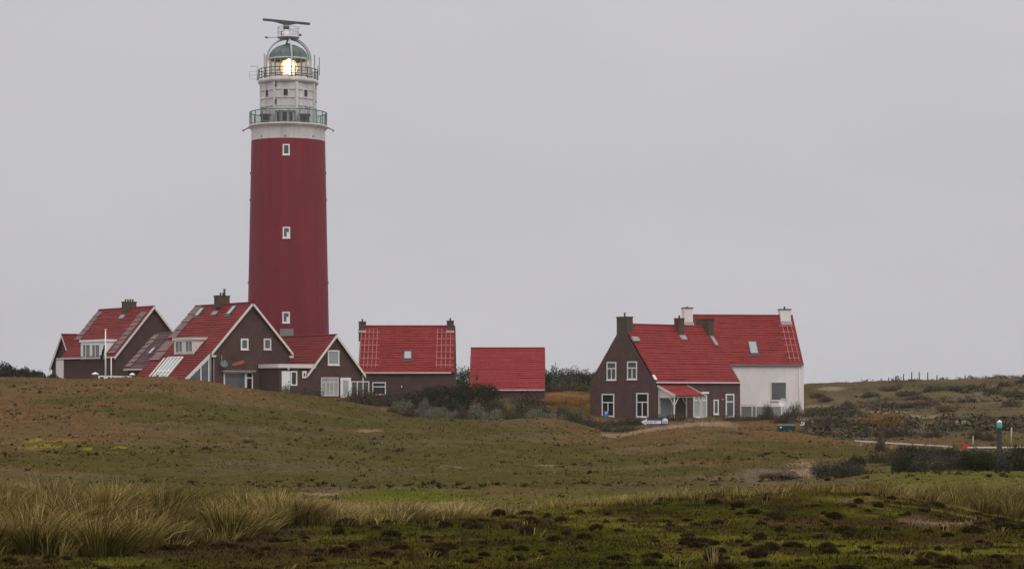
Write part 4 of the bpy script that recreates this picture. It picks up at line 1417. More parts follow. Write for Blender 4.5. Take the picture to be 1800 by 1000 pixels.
# ---- white rendered house
th = R(8)
eG = Vector((-math.cos(th), -math.sin(th), 0)); gG = Vector((-math.sin(th), math.cos(th), 0))
C = W(1413, 690, 259.5); Cg_ = Vector((C.x, C.y, 0))
LG = along(Cg_, eG, 1218)
WG = 9.4
apG = Cg_ + gG * WG / 2
G = house('white_house', 'white rendered house with two white chimneys behind the purple-brown brick house', 'house', C, eG, gG, LG, WG, ZC - 4.2, zat(640.5, C.y), zat(557, apG.y), wall='white_render', roof='tile_red', ov_g=-.05, ov_e=.12)
gutter(G, .2, LG, b=-.14, m='concrete')
chimney(G, 1208, 542.5, 575, 1.0, 1.5, wall='white_render', pots=1, cap='dark_metal', pot_h=.12)
m = MB()
c = chimney(G, 1379, 545, 578, 1.2, 1.2, wall='white_render', pots=1, cap='dark_metal', pot_h=.3)
skylight(G, 1316.5, 600, 1331.5, 621, w=1.0, h=1.9, glass='pane_light')
a0 = G.near.ab(1392, 600, .2)[0]; a1 = G.near.ab(1366, 600, .2)[0]
lattice(G, .35, 1.9, G.sl * .05, G.sl * .86, 3, 6)
window(G.root, G.fe, 1354.5, 671, 1382.5, 704, glass='pane_grey', fw=.09, frame='cream_paint')
m = MB(); s_, z_ = G.fe.sz(1405, 680); m.tube([G.fe.pt(s_, zat(641, 259), .06), G.fe.pt(s_, ZC - 4, .06)], .055); part(m, 'drainpipe', 'white_render', G.root)

# yard fence and wall between the two houses on the right
p0, p1 = W(1302.5, 737, 247.5), W(1329, 737, 246)
fn = thing('yard_gate', 'white-framed gate between the brick house and the white house', 'gate', p0)
zt = zat(712.5, 247); zb_ = zat(736, 247)
d = (p1 - p0); d.z = 0
m = MB()
for t in (0, .74, 1):
    q = p0 + d * t; m.bar(Vector((q.x, q.y, zb_ - .5)), Vector((q.x, q.y, zt - .002)), .09)
part(m, 'post', 'cream_paint', fn)
m = MB()
for z in (zt + .04, zb_ + .1):
    m.bar(Vector((p0.x, p0.y, z)), Vector((p1.x, p1.y, z)), .09)
part(m, 'rail', 'cream_paint', fn)
m = MB(); m.bar(Vector((p0.x, p0.y + .05, (zt + zb_) / 2)), Vector((p1.x, p1.y + .05, (zt + zb_) / 2)), .03, zt - zb_ - .2); part(m, 'mesh_panel', 'concrete', fn)
m = MB()
a, b = W(1329.5, 720, 246.5), W(1372, 720, 247)
m.bar(Vector((a.x, a.y, zat(727, 246))), Vector((b.x, b.y, zat(727, 246))), .25, 1.5)
solo(m, 'garden_wall', 'concrete', 'low grey garden wall under the white house', 'wall', tuple(a))
c = W(1377, 708, 233)
gd = thing('satellite_dish', 'round white satellite dish among the bushes under the white house', 'satellite dish', (c.x, c.y, gz(c.x, c.y)))
dish_on(gd, c, Vector((-.25, -1, .45)), .46, 'tower_white', 'white_paint', arm=False)
m = MB(); m.tube([Vector((c.x, c.y + .12, gz(c.x, c.y) - .3)), c + Vector((0, .12, 0))], .05); part(m, 'mast', 'grey_metal', gd)

# ------------------------------------------------------------------ lighthouse
YL = 258.0
LX = (506.8 - 900) / F * YL
lz = lambda y: zat(y, YL)
lr = lambda p: p / F * YL
z0L = ZC - 1.3
LH = thing('lighthouse', 'tall red lighthouse with white lantern top and its lamp lit', 'lighthouse', (LX, YL, z0L))
m = MB()
prof = []
for t in np.linspace(0, 1, 26):
    z = z0L + (lz(249.5) - z0L) * t
    y = HY - (z - ZC) * F / YL
    hwp = np.interp(y, [249, 400, 500, 588, 720], [64.7, 67.6, 69.7, 71.4, 74.2])
    prof.append((lr(hwp), z))
m.lathe(LX, YL, prof, n=96)
part(m, 'tower', 'tower_red', LH)
m = MB(); m.lathe(LX, YL, [(lr(64.9), lz(249.4)), (lr(64.4), lz(232)), (lr(65.5), lz(229)), (lr(69), lz(226)), (lr(70), lz(224.8)), (lr(70), lz(222.5)), (lr(30), lz(222.4))], n=96)
part(m, 'white_band', 'tower_white', LH)


def ring(m, r, z, rad, n=72, k=6):
    path = [Vector((LX + r * math.cos(2 * math.pi * i / n), YL + r * math.sin(2 * math.pi * i / n), z)) for i in range(n + 1)]
    m.tube(path, rad, n=k, cap=False)


def polar(r, a, z):
    return Vector((LX + r * math.sin(a), YL - r * math.cos(a), z))


# lower gallery: posts, rails, glass
NG = 24
m = MB()
rg_ = lr(67.3)
for z in (lz(199.0), lz(220.5)):
    ring(m, rg_, z, .055 if z > lz(210) else .04)
for k in range(NG):
    a = 2 * math.pi * (k + .5) / NG
    m.bar(polar(rg_, a, lz(222.5)), polar(rg_, a, lz(199)), .09)
lg = part(m, 'lower_railing', 'rail_metal', LH)
m = MB()
for k in range(NG):
    a0, a1 = 2 * math.pi * (k + .5) / NG, 2 * math.pi * (k + 1.5) / NG
    m.face([polar(rg_ - .02, a0 + .015, lz(220)), polar(rg_ - .02, a1 - .015, lz(220)), polar(rg_ - .02, a1 - .015, lz(199.8)), polar(rg_ - .02, a0 + .015, lz(199.8))])
part(m, 'glass_panel', 'gallery_glass', lg)
for k in range(4):
    m = MB(); a = math.pi / 2 * k + math.pi / 2
    m.tube([polar(lr(69), a, lz(225)), polar(lr(73), a, lz(226.5)), polar(lr(79), a, lz(229.5))], [.09, .07, .05], n=6)
    m.box(polar(lr(79), a, lz(230)), X1 * .1, Y1 * .1, UP * .09)
    part(m, 'gallery_bracket', 'rail_metal', LH)
# watch room: octagon with ribs and cross bars
ap_ = lr(46.8)
rc = ap_ / math.cos(math.pi / 8)
m = MB(); m.lathe(LX, YL, [(rc, lz(222)), (rc, lz(149))], n=8, smooth=False, rot=math.pi / 8)
wr = part(m, 'watch_room', 'tower_white', LH)
for k in range(8):
    m = MB(); a = math.pi / 8 + k * math.pi / 4
    c0, c1 = polar(rc - .05, a, lz(222)), polar(rc - .05, a, lz(149.5))
    n_ = Vector((math.sin(a), -math.cos(a), 0))
    m.bar(c0, c1, .30, .20, up=n_)
    part(m, 'pilaster', 'tower_white', wr)
for k in range(8):
    a = k * math.pi / 4
    fo = Fr(polar(ap_, a, 0), Vector((math.cos(a), math.sin(a), 0)), Vector((math.sin(a), -math.cos(a), 0)))
    w2 = ap_ * math.tan(math.pi / 8) - .18
    m = MB()
    zs = [lz(162.5), lz(177), lz(190.5)]
    for z in zs:
        for (p, q) in ((-w2, -w2 / 3 - .07), (-w2 / 3 + .07, w2 / 3 - .07), (w2 / 3 + .07, w2)):
            if z == zs[0] and p == -w2 / 3 + .07: continue
            fo.box(m, p, q, z - .05, z + .05, -.02, .10)
    for sx in (-w2 / 3, w2 / 3):
        fo.box(m, sx - .05, sx + .05, lz(205), lz(151), -.02, .07)
    part(m, 'wall_ribs', 'tower_white', wr)
    if k in (0, 1, 7):
        m = MB(); fo.box(m, -.24, .24, lz(174), lz(163), -.03, .05); wn = part(m, 'window', 'pane_dark', LH)
        m = MB()
        for (p, q, r, s) in ((-.30, -.24, lz(174.8), lz(162.2)), (.24, .30, lz(174.8), lz(162.2)), (-.24, .24, lz(174.8), lz(174)), (-.24, .24, lz(163), lz(162.2))):
            fo.box(m, p, q, r, s, -.03, .08)
        part(m, 'window_frame', 'tower_white', wn)
# dark slot at one rib, door and equipment on the lower gallery
m = MB()
for y in (154, 184.5):
    p = polar(rc + .02, -math.pi / 8 + .05, lz(y)); m.box(p, X1 * .09, Y1 * .1, UP * .28)
part(m, 'cable_box', 'dark_metal', wr)
fo = Fr(polar(ap_, 0, 0), X1, -Y1)
m = MB(); fo.box(m, -.95, .95, lz(222), lz(202.5), -.1, 1.15); fo.box(m, -1.1, 1.1, lz(202.4), lz(200.8), -.1, 1.3); dh = part(m, 'door_house', 'tower_white', LH)
m = MB()
for (p, q) in ((-.85, -.45), (-.25, .25), (.45, .85)):
    fo.box(m, p, q, lz(221.5), lz(205), 1.13, 1.19)
part(m, 'door', 'pane_dark', dh)
for k, xx in enumerate((472.5, 540)):
    m = MB(); cx = (xx - 506.8) / F * YL
    m.box((LX + cx, YL - lr(52), lz(215)), X1 * .48, Y1 * .25, UP * .38)
    m.box((LX + cx, YL - lr(52), lz(209)), X1 * .62, Y1 * .30, UP * .12)
    part(m, 'equipment_cabinet', 'dark_metal', LH)
for xx in (468, 492, 512, 533, 546):
    m = MB(); cx = (xx - 506.8) / F * YL
    m.bar((LX + cx, YL - lr(60), lz(222)), (LX + cx, YL - lr(60), lz(197)), .07); m.box((LX + cx, YL - lr(60), lz(198)), X1 * .3, Y1 * .06, UP * .05)
    part(m, 'floodlight', 'rail_metal', LH)
# upper gallery
m = MB(); m.lathe(LX, YL, [(lr(46.5), lz(150.5)), (lr(51), lz(149.5)), (lr(53), lz(147.5)), (lr(53), lz(142.8)), (lr(51), lz(142)), (lr(20), lz(141.9))], n=72)
part(m, 'upper_gallery', 'tower_white', LH)
m = MB()
ru = lr(52)
for y, rr in ((124.5, .05), (130, .03), (135, .035), (139.5, .04)):
    ring(m, ru, lz(y), rr)
for k in range(28):
    a = 2 * math.pi * (k + .5) / 28
    m.bar(polar(ru, a, lz(142)), polar(ru, a, lz(124.5)), .06)
part(m, 'upper_railing', 'dark_metal', LH)
# lantern
m = MB(); m.lathe(LX, YL, [(lr(33.5), lz(142)), (lr(33.5), lz(136.5)), (lr(32.5), lz(136)), (lr(20), lz(135.9))], n=48)
lan = part(m, 'lantern_base', 'tower_white', LH)
m = MB(); m.lathe(LX, YL, [(lr(32.3), lz(136)), (lr(32.3), lz(106))], n=16)
part(m, 'lantern_glass', 'lantern_glass', lan)
m = MB()
for k in range(16):
    a = 2 * math.pi * k / 16 + .06
    m.bar(polar(lr(32.6), a, lz(136)), polar(lr(32.6), a, lz(105.5)), .06 if k % 2 else .09)
ring(m, lr(32.6), lz(121), .03)
part(m, 'glazing_bar', 'lead', lan)
lens = MB()
lens.lathe(LX + lr(1), YL, [(.05, lz(134)), (lr(11), lz(132)), (lr(14), lz(125)), (lr(15), lz(119.5)), (lr(14), lz(114)), (lr(11), lz(107.5)), (.05, lz(106))], n=24)
ln = part(lens, 'lens', 'lens_warm', LH)
m = MB()
m.lathe(LX + lr(2.8), YL - lr(15), [(.02, lz(133)), (lr(5.4), lz(131)), (lr(7.2), lz(124)), (lr(7.4), lz(118)), (lr(6), lz(111)), (lr(3.5), lz(108)), (.02, lz(107))], n=16)
part(m, 'lamp', 'lamp_core', ln)
m = MB()
path = [polar(lr(16.2) * math.cos(t), -math.pi / 2, lz(120) + lr(13) * math.sin(t)) for t in np.linspace(-1.5, 1.5, 20)]
m.tube(path, .05, n=6); path = [polar(lr(16.2) * math.cos(t), -math.pi / 2 + .5, lz(120) + lr(13) * math.sin(t)) for t in np.linspace(-1.5, 1.5, 20)]; m.tube(path, .05, n=6)
part(m, 'lens_frame', 'lead', ln)
# dome
m = MB()
dp = [(lr(32), lz(105.6)), (lr(35), lz(105.4)), (lr(35.2), lz(103.3)), (lr(33.5), lz(102.6))]
for t in np.linspace(0, 1, 14)[1:]:
    a = t * math.pi / 2 * .93
    dp.append((lr(33.5) * math.cos(a), lz(102.6) + lr(23.0) * math.sin(a)))
m.lathe(LX, YL, dp, n=48)
dm = part(m, 'dome', 'copper_green', LH)
m = MB()
for k in range(16):
    a = 2 * math.pi * k / 16
    m.tube([polar(lr(33.7) * math.cos(t), a, lz(102.6) + lr(23.2) * math.sin(t)) for t in np.linspace(.02, 1.42, 8)], .035, n=5)
part(m, 'dome_seam', 'copper_green', dm)
m = MB(); m.lathe(LX, YL, [(lr(6), lz(80.5)), (lr(6.2), lz(78)), (lr(5), lz(77.4)), (0.01, lz(77.2))], n=20); part(m, 'vent_cap', 'dark_metal', dm)
m = MB(); m.lathe(LX, YL, [(lr(35.2), lz(106.6)), (lr(35.6), lz(105)), (lr(35.2), lz(104.5))], n=48); part(m, 'eaves_ring', 'tower_white', dm)
# arches that carry the radar
arch = []
for j, (a, rad) in enumerate(((math.pi / 2 + .25, .085), (.25, .085))):
    m = MB(); path = [polar(lr(37.2), a, lz(141)), polar(lr(37.2), a, lz(120))]
    for t in np.linspace(0, math.pi, 30):
        path.append(polar(lr(37.2) * math.cos(t), a, lz(104) + lr(34.6) * math.sin(t)))
    path += [polar(-lr(37.2), a, lz(120)), polar(-lr(37.2), a, lz(141))]
    m.tube(path, .11, n=8)
    arch.append(part(m, 'support_arch', 'grey_metal', LH))
m = MB()
a = math.pi / 2 + .25
P1, P2 = [], []
for t in np.linspace(.02, 1.25, 22):
    for off, PP in ((-.2, P1), (.2, P2)):
        PP.append(polar(lr(40.2) * math.cos(t), a, lz(104) + lr(37.5) * math.sin(t)) + Vector((0, off, 0)))
lo1, lo2 = [P1[0] - UP * 2.3] + P1, [P2[0] - UP * 2.3] + P2
m.tube(lo1, .035, n=5); m.tube(lo2, .035, n=5)
for p, q in list(zip(P1, P2))[::2]:
    m.tube([p, q], .03, n=5)
part(m, 'ladder', 'rail_metal', arch[0])
# radar platform
m = MB(); m.lathe(LX, YL, [(.05, lz(69.3)), (lr(12), lz(69.2)), (lr(19.5), lz(67.5)), (lr(19.5), lz(66)), (.05, lz(65.8))], n=32)
for sx in (-1, 1):
    m.box((LX + sx * lr(14), YL, lz(69.3)), X1 * .06, Y1 * .06, UP * .2)
rp_ = part(m, 'radar_platform', 'grey_metal', LH)
m = MB()
rr = lr(18.5)
for y in (49, 57.5):
    ring(m, rr, lz(y), .032, n=40, k=5)
for k in range(10):
    a = 2 * math.pi * (k + .4) / 10
    m.bar(polar(rr, a, lz(66)), polar(rr, a, lz(49)), .05)
part(m, 'platform_railing', 'grey_metal', rp_)
m = MB(); cx = LX - lr(4)
m.lathe(cx, YL, [(lr(6.4), lz(65.8)), (lr(6.2), lz(55.5)), (lr(5), lz(53)), (lr(.1), lz(53))], n=20); part(m, 'radar_pedestal', 'white_paint', rp_)
m = MB(); m.lathe(cx, YL, [(lr(5.2), lz(53)), (lr(5.8), lz(50)), (lr(5.6), lz(46)), (lr(4), lz(44.2)), (lr(.1), lz(44))], n=16)
m.tube([Vector((cx - lr(4), YL, lz(54))), Vector((cx - lr(8.5), YL, lz(57))), Vector((cx - lr(8.5), YL, lz(61))), Vector((cx - lr(5), YL, lz(64)))], .05, n=6)
part(m, 'radar_gearbox', 'dark_metal', rp_)
yw = R(32)
ad_ = Vector((math.cos(yw), math.sin(yw), 0)); an = Vector((ad_.y, -ad_.x, 0))
pc = Vector((cx + lr(.7), YL, lz(38.6)))
hl = lr(38.3) / math.cos(yw)
m = MB()
m.prism([pc - ad_ * hl - UP * .14 - an * .12, pc - ad_ * hl + UP * .10 - an * .12, pc + ad_ * hl + UP * .10 - an * .12, pc + ad_ * hl - UP * .14 - an * .12], an * .30)
ra = part(m, 'radar_antenna', 'dark_metal', LH)
m = MB(); m.prism([pc - ad_ * 1.6 - UP * .145, pc + ad_ * 1.3 - UP * .145, pc + ad_ * .25 - UP * .40, pc - ad_ * .25 - UP * .40], an * .16); part(m, 'antenna_bracket', 'dark_metal', ra)
# side arms, whips and yagi
m = MB(); m.tube([W(487, 66.5, YL), W(469, 66.5, YL)], .03, n=6); m.tube([W(471, 66.7, YL), W(466, 65.8, YL)], [.08, .13], n=8); part(m, 'side_lamp', 'rail_metal', rp_)
m = MB(); m.tube([W(523, 66, YL), W(527, 62.5, YL)], .04, n=6); m.tube([W(525.5, 63, YL), W(529.5, 61.2, YL)], [.1, .15], n=8); part(m, 'side_lamp', 'dark_metal', rp_)
for (x, y0, y1) in ((464.5, 141, 94), (467.5, 141, 97), (541.3, 141, 115), (553, 141, 97), (558.6, 136, 116), (561.3, 133, 101)):
    m = MB(); m.tube([W(x, y0, YL), W(x, y1, YL)], .045 if x != 553 else .06, n=6); part(m, 'whip_antenna', 'rail_metal', LH)
m = MB(); m.tube([W(452.5, 142, YL), W(452.5, 114, YL)], .07, n=8)
m.tube([W(452.5, 117, YL), W(440, 117, YL)], .03, n=5); m.tube([W(452.5, 132.5, YL), W(439, 132.5, YL)], .03, n=5)
for x in (441, 445, 448.5):
    m.tube([W(x, 114.5, YL), W(x, 119.5, YL)], .02, n=5)
for (y) in (126, 139):
    m.tube([W(452.5, y, YL), W(438.8, y, YL)], .022, n=5)
m.tube([W(438.8, 126, YL), W(438.8, 139, YL)], .022, n=5)
part(m, 'yagi_antenna', 'grey_metal', LH)
# tower windows, vents, plate
for i, (x0, y0, x1, y1) in enumerate(((497, 253.5, 509.3, 272.5), (497, 399, 510, 418.5), (496.3, 548, 509.5, 567.5))):
    ym = (y0 + y1) / 2
    rr = lr(float(np.interp(ym, [249, 400, 500, 588], [64.7, 67.6, 69.7, 71.4])))
    k = ((x0 + x1) / 2 - 900) / F
    xx = k * (YL - rr) - LX
    aa = math.asin(xx / rr)
    fo = Fr(polar(rr, aa, 0), Vector((math.cos(aa), math.sin(aa), 0)), Vector((math.sin(aa), -math.cos(aa), 0)))
    w = window(LH, fo, x0, y0, x1, y1, glass='pane_green' if i == 0 else 'pane_grey', fw=.14, off=.0)
    if i:
        s0, s1, z0, z1 = fo.rect(x1 - 6, y0 + 9, x1 - 2.2, y1 - 2)
        m = MB(); fo.box(m, s0, s1, z0, z1, .0, .05); part(m, 'casement', 'white_paint', w)
fo = Fr(Vector((LX, YL - lr(71.3) - .02, 0)), X1, -Y1)
s0, s1, z0, z1 = fo.rect(492, 578, 516, 592)
m = MB(); fo.box(m, s0, s1, z0, z1, -.35, .06); part(m, 'plate', 'concrete', LH)
for (x, y) in ((503, 299), (457.5, 358), (550, 356), (503, 446), (455, 505), (553, 502), (459, 240), (549, 240), (502, 239)):
    hwp = float(np.interp(y, [249, 400, 500, 588], [64.7, 67.6, 69.7, 71.4])); rr = lr(hwp)
    xx = (x - 900) / F * (YL - rr * .9) - LX; aa = math.asin(max(-1, min(1, xx / rr)))
    p = polar(rr, aa, zat(y, YL - rr * math.cos(aa))); m = MB(); m.tube([p - Vector((math.sin(aa), -math.cos(aa), 0)) * .05, p + Vector((math.sin(aa), -math.cos(aa), 0)) * .08], .085, n=8)
    part(m, 'vent', 'dark_metal', LH)
for y in (352, 497, 305):
    for sg in (-1, 1):
        hwp = float(np.interp(y, [249, 400, 500, 588], [64.7, 67.6, 69.7, 71.4])); p = polar(lr(hwp), sg * math.pi / 2 * .98, lz(y))
        m = MB(); m.box(p, X1 * .09, Y1 * .09, UP * .11); part(m, 'vent', 'dark_metal', LH)

# ------------------------------------------------------------------ flagpole, flag, gate pillars, white rail
p = W(185.5, 668, 212); zg = gz(p.x, p.y)
fp = thing('flagpole', 'slim white flagpole on the hill in front of the far-left house', 'flagpole', (p.x, p.y, zg))
m = MB(); m.tube([Vector((p.x, p.y, zg - .3)), Vector((p.x, p.y, zat(580.5, 212)))], [.085, .05], n=10); part(m, 'pole', 'white_paint', fp)
m = MB(); z = zat(580.5, 212); m.lathe(p.x, p.y, [(.02, z - .01), (.08, z + .04), (.08, z + .09), (.01, z + .14)], n=10); part(m, 'finial', 'white_paint', fp)
m = MB(); z = zat(657, 212); m.box((p.x, p.y, zg + .2), X1 * .14, Y1 * .14, UP * .25); part(m, 'base', 'white_paint', fp)
m = MB()
pts = [(184.2, 606), (182.0, 607), (181.2, 612), (179, 617), (178.2, 623), (175.8, 624), (176.5, 629), (177.0, 637), (178.5, 641), (180.6, 636), (182.5, 624), (184.2, 612)]
gridp = []
for k, (x, y) in enumerate(pts):
    gridp.append(W(x, y, 212.0 + .12 * math.sin(k * 1.9)))
c = W(180.2, 622, 212.05)
for k in range(len(gridp)):
    a, b = gridp[k], gridp[(k + 1) % len(gridp)]
    m.face([a, b, c + Vector((0, .1, 0))]); m.face([b + Vector((0, .02, 0)), a + Vector((0, .02, 0)), c + Vector((0, .12, 0))])
solo(m, 'flag', 'flag_cloth', 'limp dark green and black flag hanging from the white pole', 'flag', tuple(W(184.2, 606, 212)))
for (px, py, lab) in ((167.5, 657, 'dark brick pillar with white cap left of the flagpole'), (232.5, 658, 'dark brick pillar with white cap right of the flagpole')):
    p = W(px, py, 216); g0 = thing('gate_pillar', lab, 'pillar', (p.x, p.y, gz(p.x, p.y)), 'brick gate pillars by the flagpole')
    m = MB(); m.abox(p.x - .24, p.x + .24, p.y - .24, p.y + .24, p.z - 1.6, p.z - .06); part(m, 'shaft', 'brick_brown', g0)
    m = MB(); a = .28; b = p.z - .057
    if px > 200: a = .22
    q = [Vector((p.x - a, p.y - a, b)), Vector((p.x + a, p.y - a, b)), Vector((p.x + a, p.y + a, b)), Vector((p.x - a, p.y + a, b))]
    t = [v + UP * .08 for v in q]; m.prism(q, UP * .08)
    for k in range(4):
        m.face([t[k], t[(k + 1) % 4], Vector((p.x, p.y, b + .22))])
    part(m, 'cap', 'white_paint', g0)
p0, p1 = W(173, 661, 215), W(231, 662, 215)
wf = thing('low_fence', 'low white rail fence between the two dark pillars', 'fence', tuple(p0))
m = MB(); m.bar(p0, p1, .08, .12); part(m, 'rail', 'white_paint', wf)
for k in range(5):
    m = MB(); q = p0 + (p1 - p0) * (.02 + .24 * k); m.bar(q - UP * .065, q - UP * 1.0, .1); part(m, 'post', 'white_paint', wf)


# ------------------------------------------------------------------ signs and street furniture
def text_mesh(body, size, mname, root, c, right, up, nrm, name='lettering', align='CENTER', xs=1.0):
    cu = bpy.data.curves.new('lettering', 'FONT'); cu.body = body; cu.size = size; cu.align_x = align; cu.align_y = 'CENTER'; cu.extrude = .004
    o = bpy.data.objects.new('lettering', cu); col.objects.link(o)
    bpy.context.view_layer.update()
    me = bpy.data.meshes.new_from_object(o.evaluated_get(bpy.context.evaluated_depsgraph_get()))
    bpy.data.objects.remove(o)
    M = Matrix(((right.x * xs, up.x, nrm.x, c.x), (right.y * xs, up.y, nrm.y, c.y), (right.z * xs, up.z, nrm.z, c.z), (0, 0, 0, 1)))
    me.transform(Matrix.Translation(-Vector(top_of(root).location)) @ M)
    me.materials.clear(); me.materials.append(MATS[mname])
    t = bpy.data.objects.new(name, me); col.objects.link(t); t.parent = root
    return t


YS = 214.0
p = W(1150, 740, YS)
es = thing('direction_sign', 'dark blue direction sign with a white arrow reading entree, below the brick house', 'sign', (p.x, p.y, gz(p.x, p.y)))
fS = Fr(W(1126, 690, YS), X1, -Y1)
s0, s1, z0, z1 = fS.rect(1131, 734.3, 1174.5, 746)
m = MB(); tip = fS.sz(1125.5, 741.3)
m.prism([fS.pt(tip[0], tip[1]), fS.pt(s0 + .35, z0), fS.pt(s1 - .45, z0), fS.pt(s1 - .03, z0 + .05), fS.pt(s1, (z0 + z1) / 2), fS.pt(s1 - .12, z1 - .02), fS.pt(s1 - .35, z1 + .04), fS.pt(s0 + .35, z1)], -Y1 * .05)
bd = part(m, 'board', 'sign_navy', es)
m = MB()
ax = lambda x, y: fS.pt(*fS.sz(x, y), .058)
m.prism([ax(1126.5, 741.3), ax(1135, 746.3), ax(1136, 744.3), ax(1162, 744.4), ax(1162, 738.9), ax(1136.8, 738.9), ax(1137, 735.8)], -Y1 * .012)
part(m, 'arrow', 'sign_white', bd)
text_mesh('entree', .30, 'sign_text', es, fS.pt(*fS.sz(1139.8, 741.3), .073), X1, UP, -Y1, xs=1.05)
m = MB()
for y, x1 in ((740.3, 1155.5), (742, 1154)):
    a, b = fS.sz(1149.5, y), fS.sz(x1, y); fS.box(m, a[0], b[0], a[1] - .02, a[1] + .02, .066, .074)
part(m, 'small_print', 'sign_text', es)
cc_ = fS.sz(1169, 739.8); m = MB(); pts = [fS.pt(cc_[0] + .27 * math.cos(t), cc_[1] + .27 * math.sin(t), .056) for t in np.linspace(-.15, math.pi + .15, 18)]
pts += [fS.pt(cc_[0] - .24, cc_[1] - .2, .056), fS.pt(cc_[0] + .24, cc_[1] - .2, .056)]
m.prism(pts, -Y1 * .008); em = part(m, 'emblem', 'sign_white', es)
m = MB(); m.prism([fS.pt(cc_[0] - .2, cc_[1] - .12, .066), fS.pt(cc_[0] + .2, cc_[1] - .12, .066), fS.pt(cc_[0] + .2, cc_[1] + .03, .066), fS.pt(cc_[0] + .06, cc_[1] - .06, .066), fS.pt(cc_[0], cc_[1] - .02, .066), fS.pt(cc_[0] - .06, cc_[1] - .06, .066), fS.pt(cc_[0] - .2, cc_[1] + .03, .066)], -Y1 * .008); part(m, 'wave_mark', 'sign_blue', em)
m = MB()
for k in (0, 1):
    q = fS.pt(s0 + .6 + k * 1.2, 0, -.05); m.tube([Vector((q.x, q.y, z1 - .05)), Vector((q.x, q.y, gz(q.x, q.y) - .3))], .035, n=8)
part(m, 'post', 'rail_metal', es)

YP = 228.0
p = W(1065.7, 727, YP)
ps = thing('parking_sign', 'small square blue parking sign in front of the brick house', 'sign', (p.x, p.y, gz(p.x, p.y)))
m = MB(); m.box(p, X1 * .22, Y1 * .02, UP * .28); bd = part(m, 'board', 'sign_blue', ps)
text_mesh('P', .5, 'sign_white', ps, p + Vector((0, -.028, .02)), X1, UP, -Y1)
m = MB(); m.tube([p + Vector((0, .05, .25)), Vector((p.x, p.y + .05, gz(p.x, p.y) - .8))], .035, n=8); part(m, 'post', 'rail_metal', ps)

p = W(1383, 759, 176); zg = gz(p.x, p.y)
bn = thing('grit_bin', 'dark green bin half sunk behind the grassy mound', 'bin', (p.x, p.y, zg))
x0, x1 = W(1368.5, 0, 176).x, W(1397.5, 0, 176).x; zt = zat(748.3, 176)
m = MB(); m.hexa([Vector((x0 + .06, 176, zg - .3)), Vector((x1 - .06, 176, zg - .3)), Vector((x1 - .06, 177, zg - .3)), Vector((x0 + .06, 177, zg - .3)), Vector((x0, 175.95, zt)), Vector((x1, 175.95, zt)), Vector((x1, 177.05, zt)), Vector((x0, 177.05, zt))]); part(m, 'bin_body', 'bin_green', bn)
m = MB(); m.hexa([Vector((x0 - .04, 175.9, zt + .003)), Vector((x1 + .04, 175.9, zt + .003)), Vector((x1 + .04, 177.1, zt + .003)), Vector((x0 - .04, 177.1, zt + .003)), Vector((x0 + .02, 176.1, zt + .08)), Vector((x1 - .02, 176.1, zt + .08)), Vector((x1 - .02, 176.9, zt + .10)), Vector((x0 + .02, 176.9, zt + .10))]); part(m, 'lid', 'bin_green', bn)
m = MB(); q = W(1372.5, 751, 175.9); m.box(q, X1 * .07, Y1 * .012, UP * .05); part(m, 'sticker', 'sign_white', bn)

p = W(1410, 744, 181); zg = gz(p.x, p.y)
ns = thing('notice_sign', 'small black and white notice on a short post beside the green bin', 'sign', (p.x, p.y, zg))
m = MB(); m.box(p, X1 * .19, Y1 * .02, UP * .16); bd = part(m, 'board', 'dark_metal', ns)
m = MB(); m.box(p + Vector((-.02, -.03, -.10)), X1 * .14, Y1 * .008, UP * .045); m.box(p + Vector((.13, -.03, -.0)), X1 * .045, Y1 * .008, UP * .1); m.box(p + Vector((-.02, -.03, .08)), X1 * .05, Y1 * .008, UP * .05); part(m, 'white_mark', 'sign_white', bd)
m = MB(); m.tube([p + Vector((0, .05, .1)), Vector((p.x, p.y + .05, zg - .3))], .045, n=8); part(m, 'post', 'wood_grey', ns)

p = W(1596, 746.5, 205); zg = gz(p.x, p.y)
ip = thing('info_panel', 'dark tilted information panel on a post on the far dune', 'information panel', (p.x, p.y, zg))
m = MB(); u = Vector((.97, -.2, 0)); v = Vector((0, -.5, -.8)).normalized()
m.box(p, u * .40, v * .30, u.cross(v) * .03); part(m, 'panel', 'dark_metal', ip)
m = MB(); m.bar(p + Vector((-.0, .05, -.05)), Vector((p.x, p.y + .05, zg - .3)), .13); part(m, 'post', 'wood_grey', ip)

p = W(1756.8, 790, 124); zg = gz(p.x, p.y)
gp = thing('marker_post', 'thick dark marker post with green band and white cap', 'marker post', (p.x, p.y, zg))
za, zb2, zc = zat(752, 124), zat(742, 124), zat(737.8, 124); r_ = 4.6 / F * 124
m = MB(); m.lathe(p.x, p.y, [(r_ * 1.02, zg - .3), (r_ * .98, za)], n=16); part(m, 'shaft', 'post_dark', gp)
m = MB(); m.lathe(p.x, p.y, [(r_ * 1.08, za), (r_ * 1.08, zb2), (.01, zb2 + .002)], n=16); part(m, 'green_band', 'post_green', gp)
m = MB(); m.lathe(p.x, p.y, [(r_ * 1.02, zb2 + .003), (r_ * 1.0, zb2 + .03), (.01, zc)], n=16); part(m, 'cap', 'sign_white', gp)


def rail(p, q, nposts, label):
    o = thing('barrier_rail', label, 'barrier', tuple(p), 'low white barrier rails along the path')
    m = MB(); m.bar(p, q, .07, .075); part(m, 'rail', 'cream_paint', o)
    for k in range(nposts):
        t = (k + .5) / nposts; a = p + (q - p) * t
        m = MB(); m.bar(a - UP * .06 + Y1 * .002, Vector((a.x, a.y, min(gz(a.x, a.y), a.z - .25) - .3)), .09); part(m, 'post', 'wood_grey' if k % 2 else 'wood_pale', o)


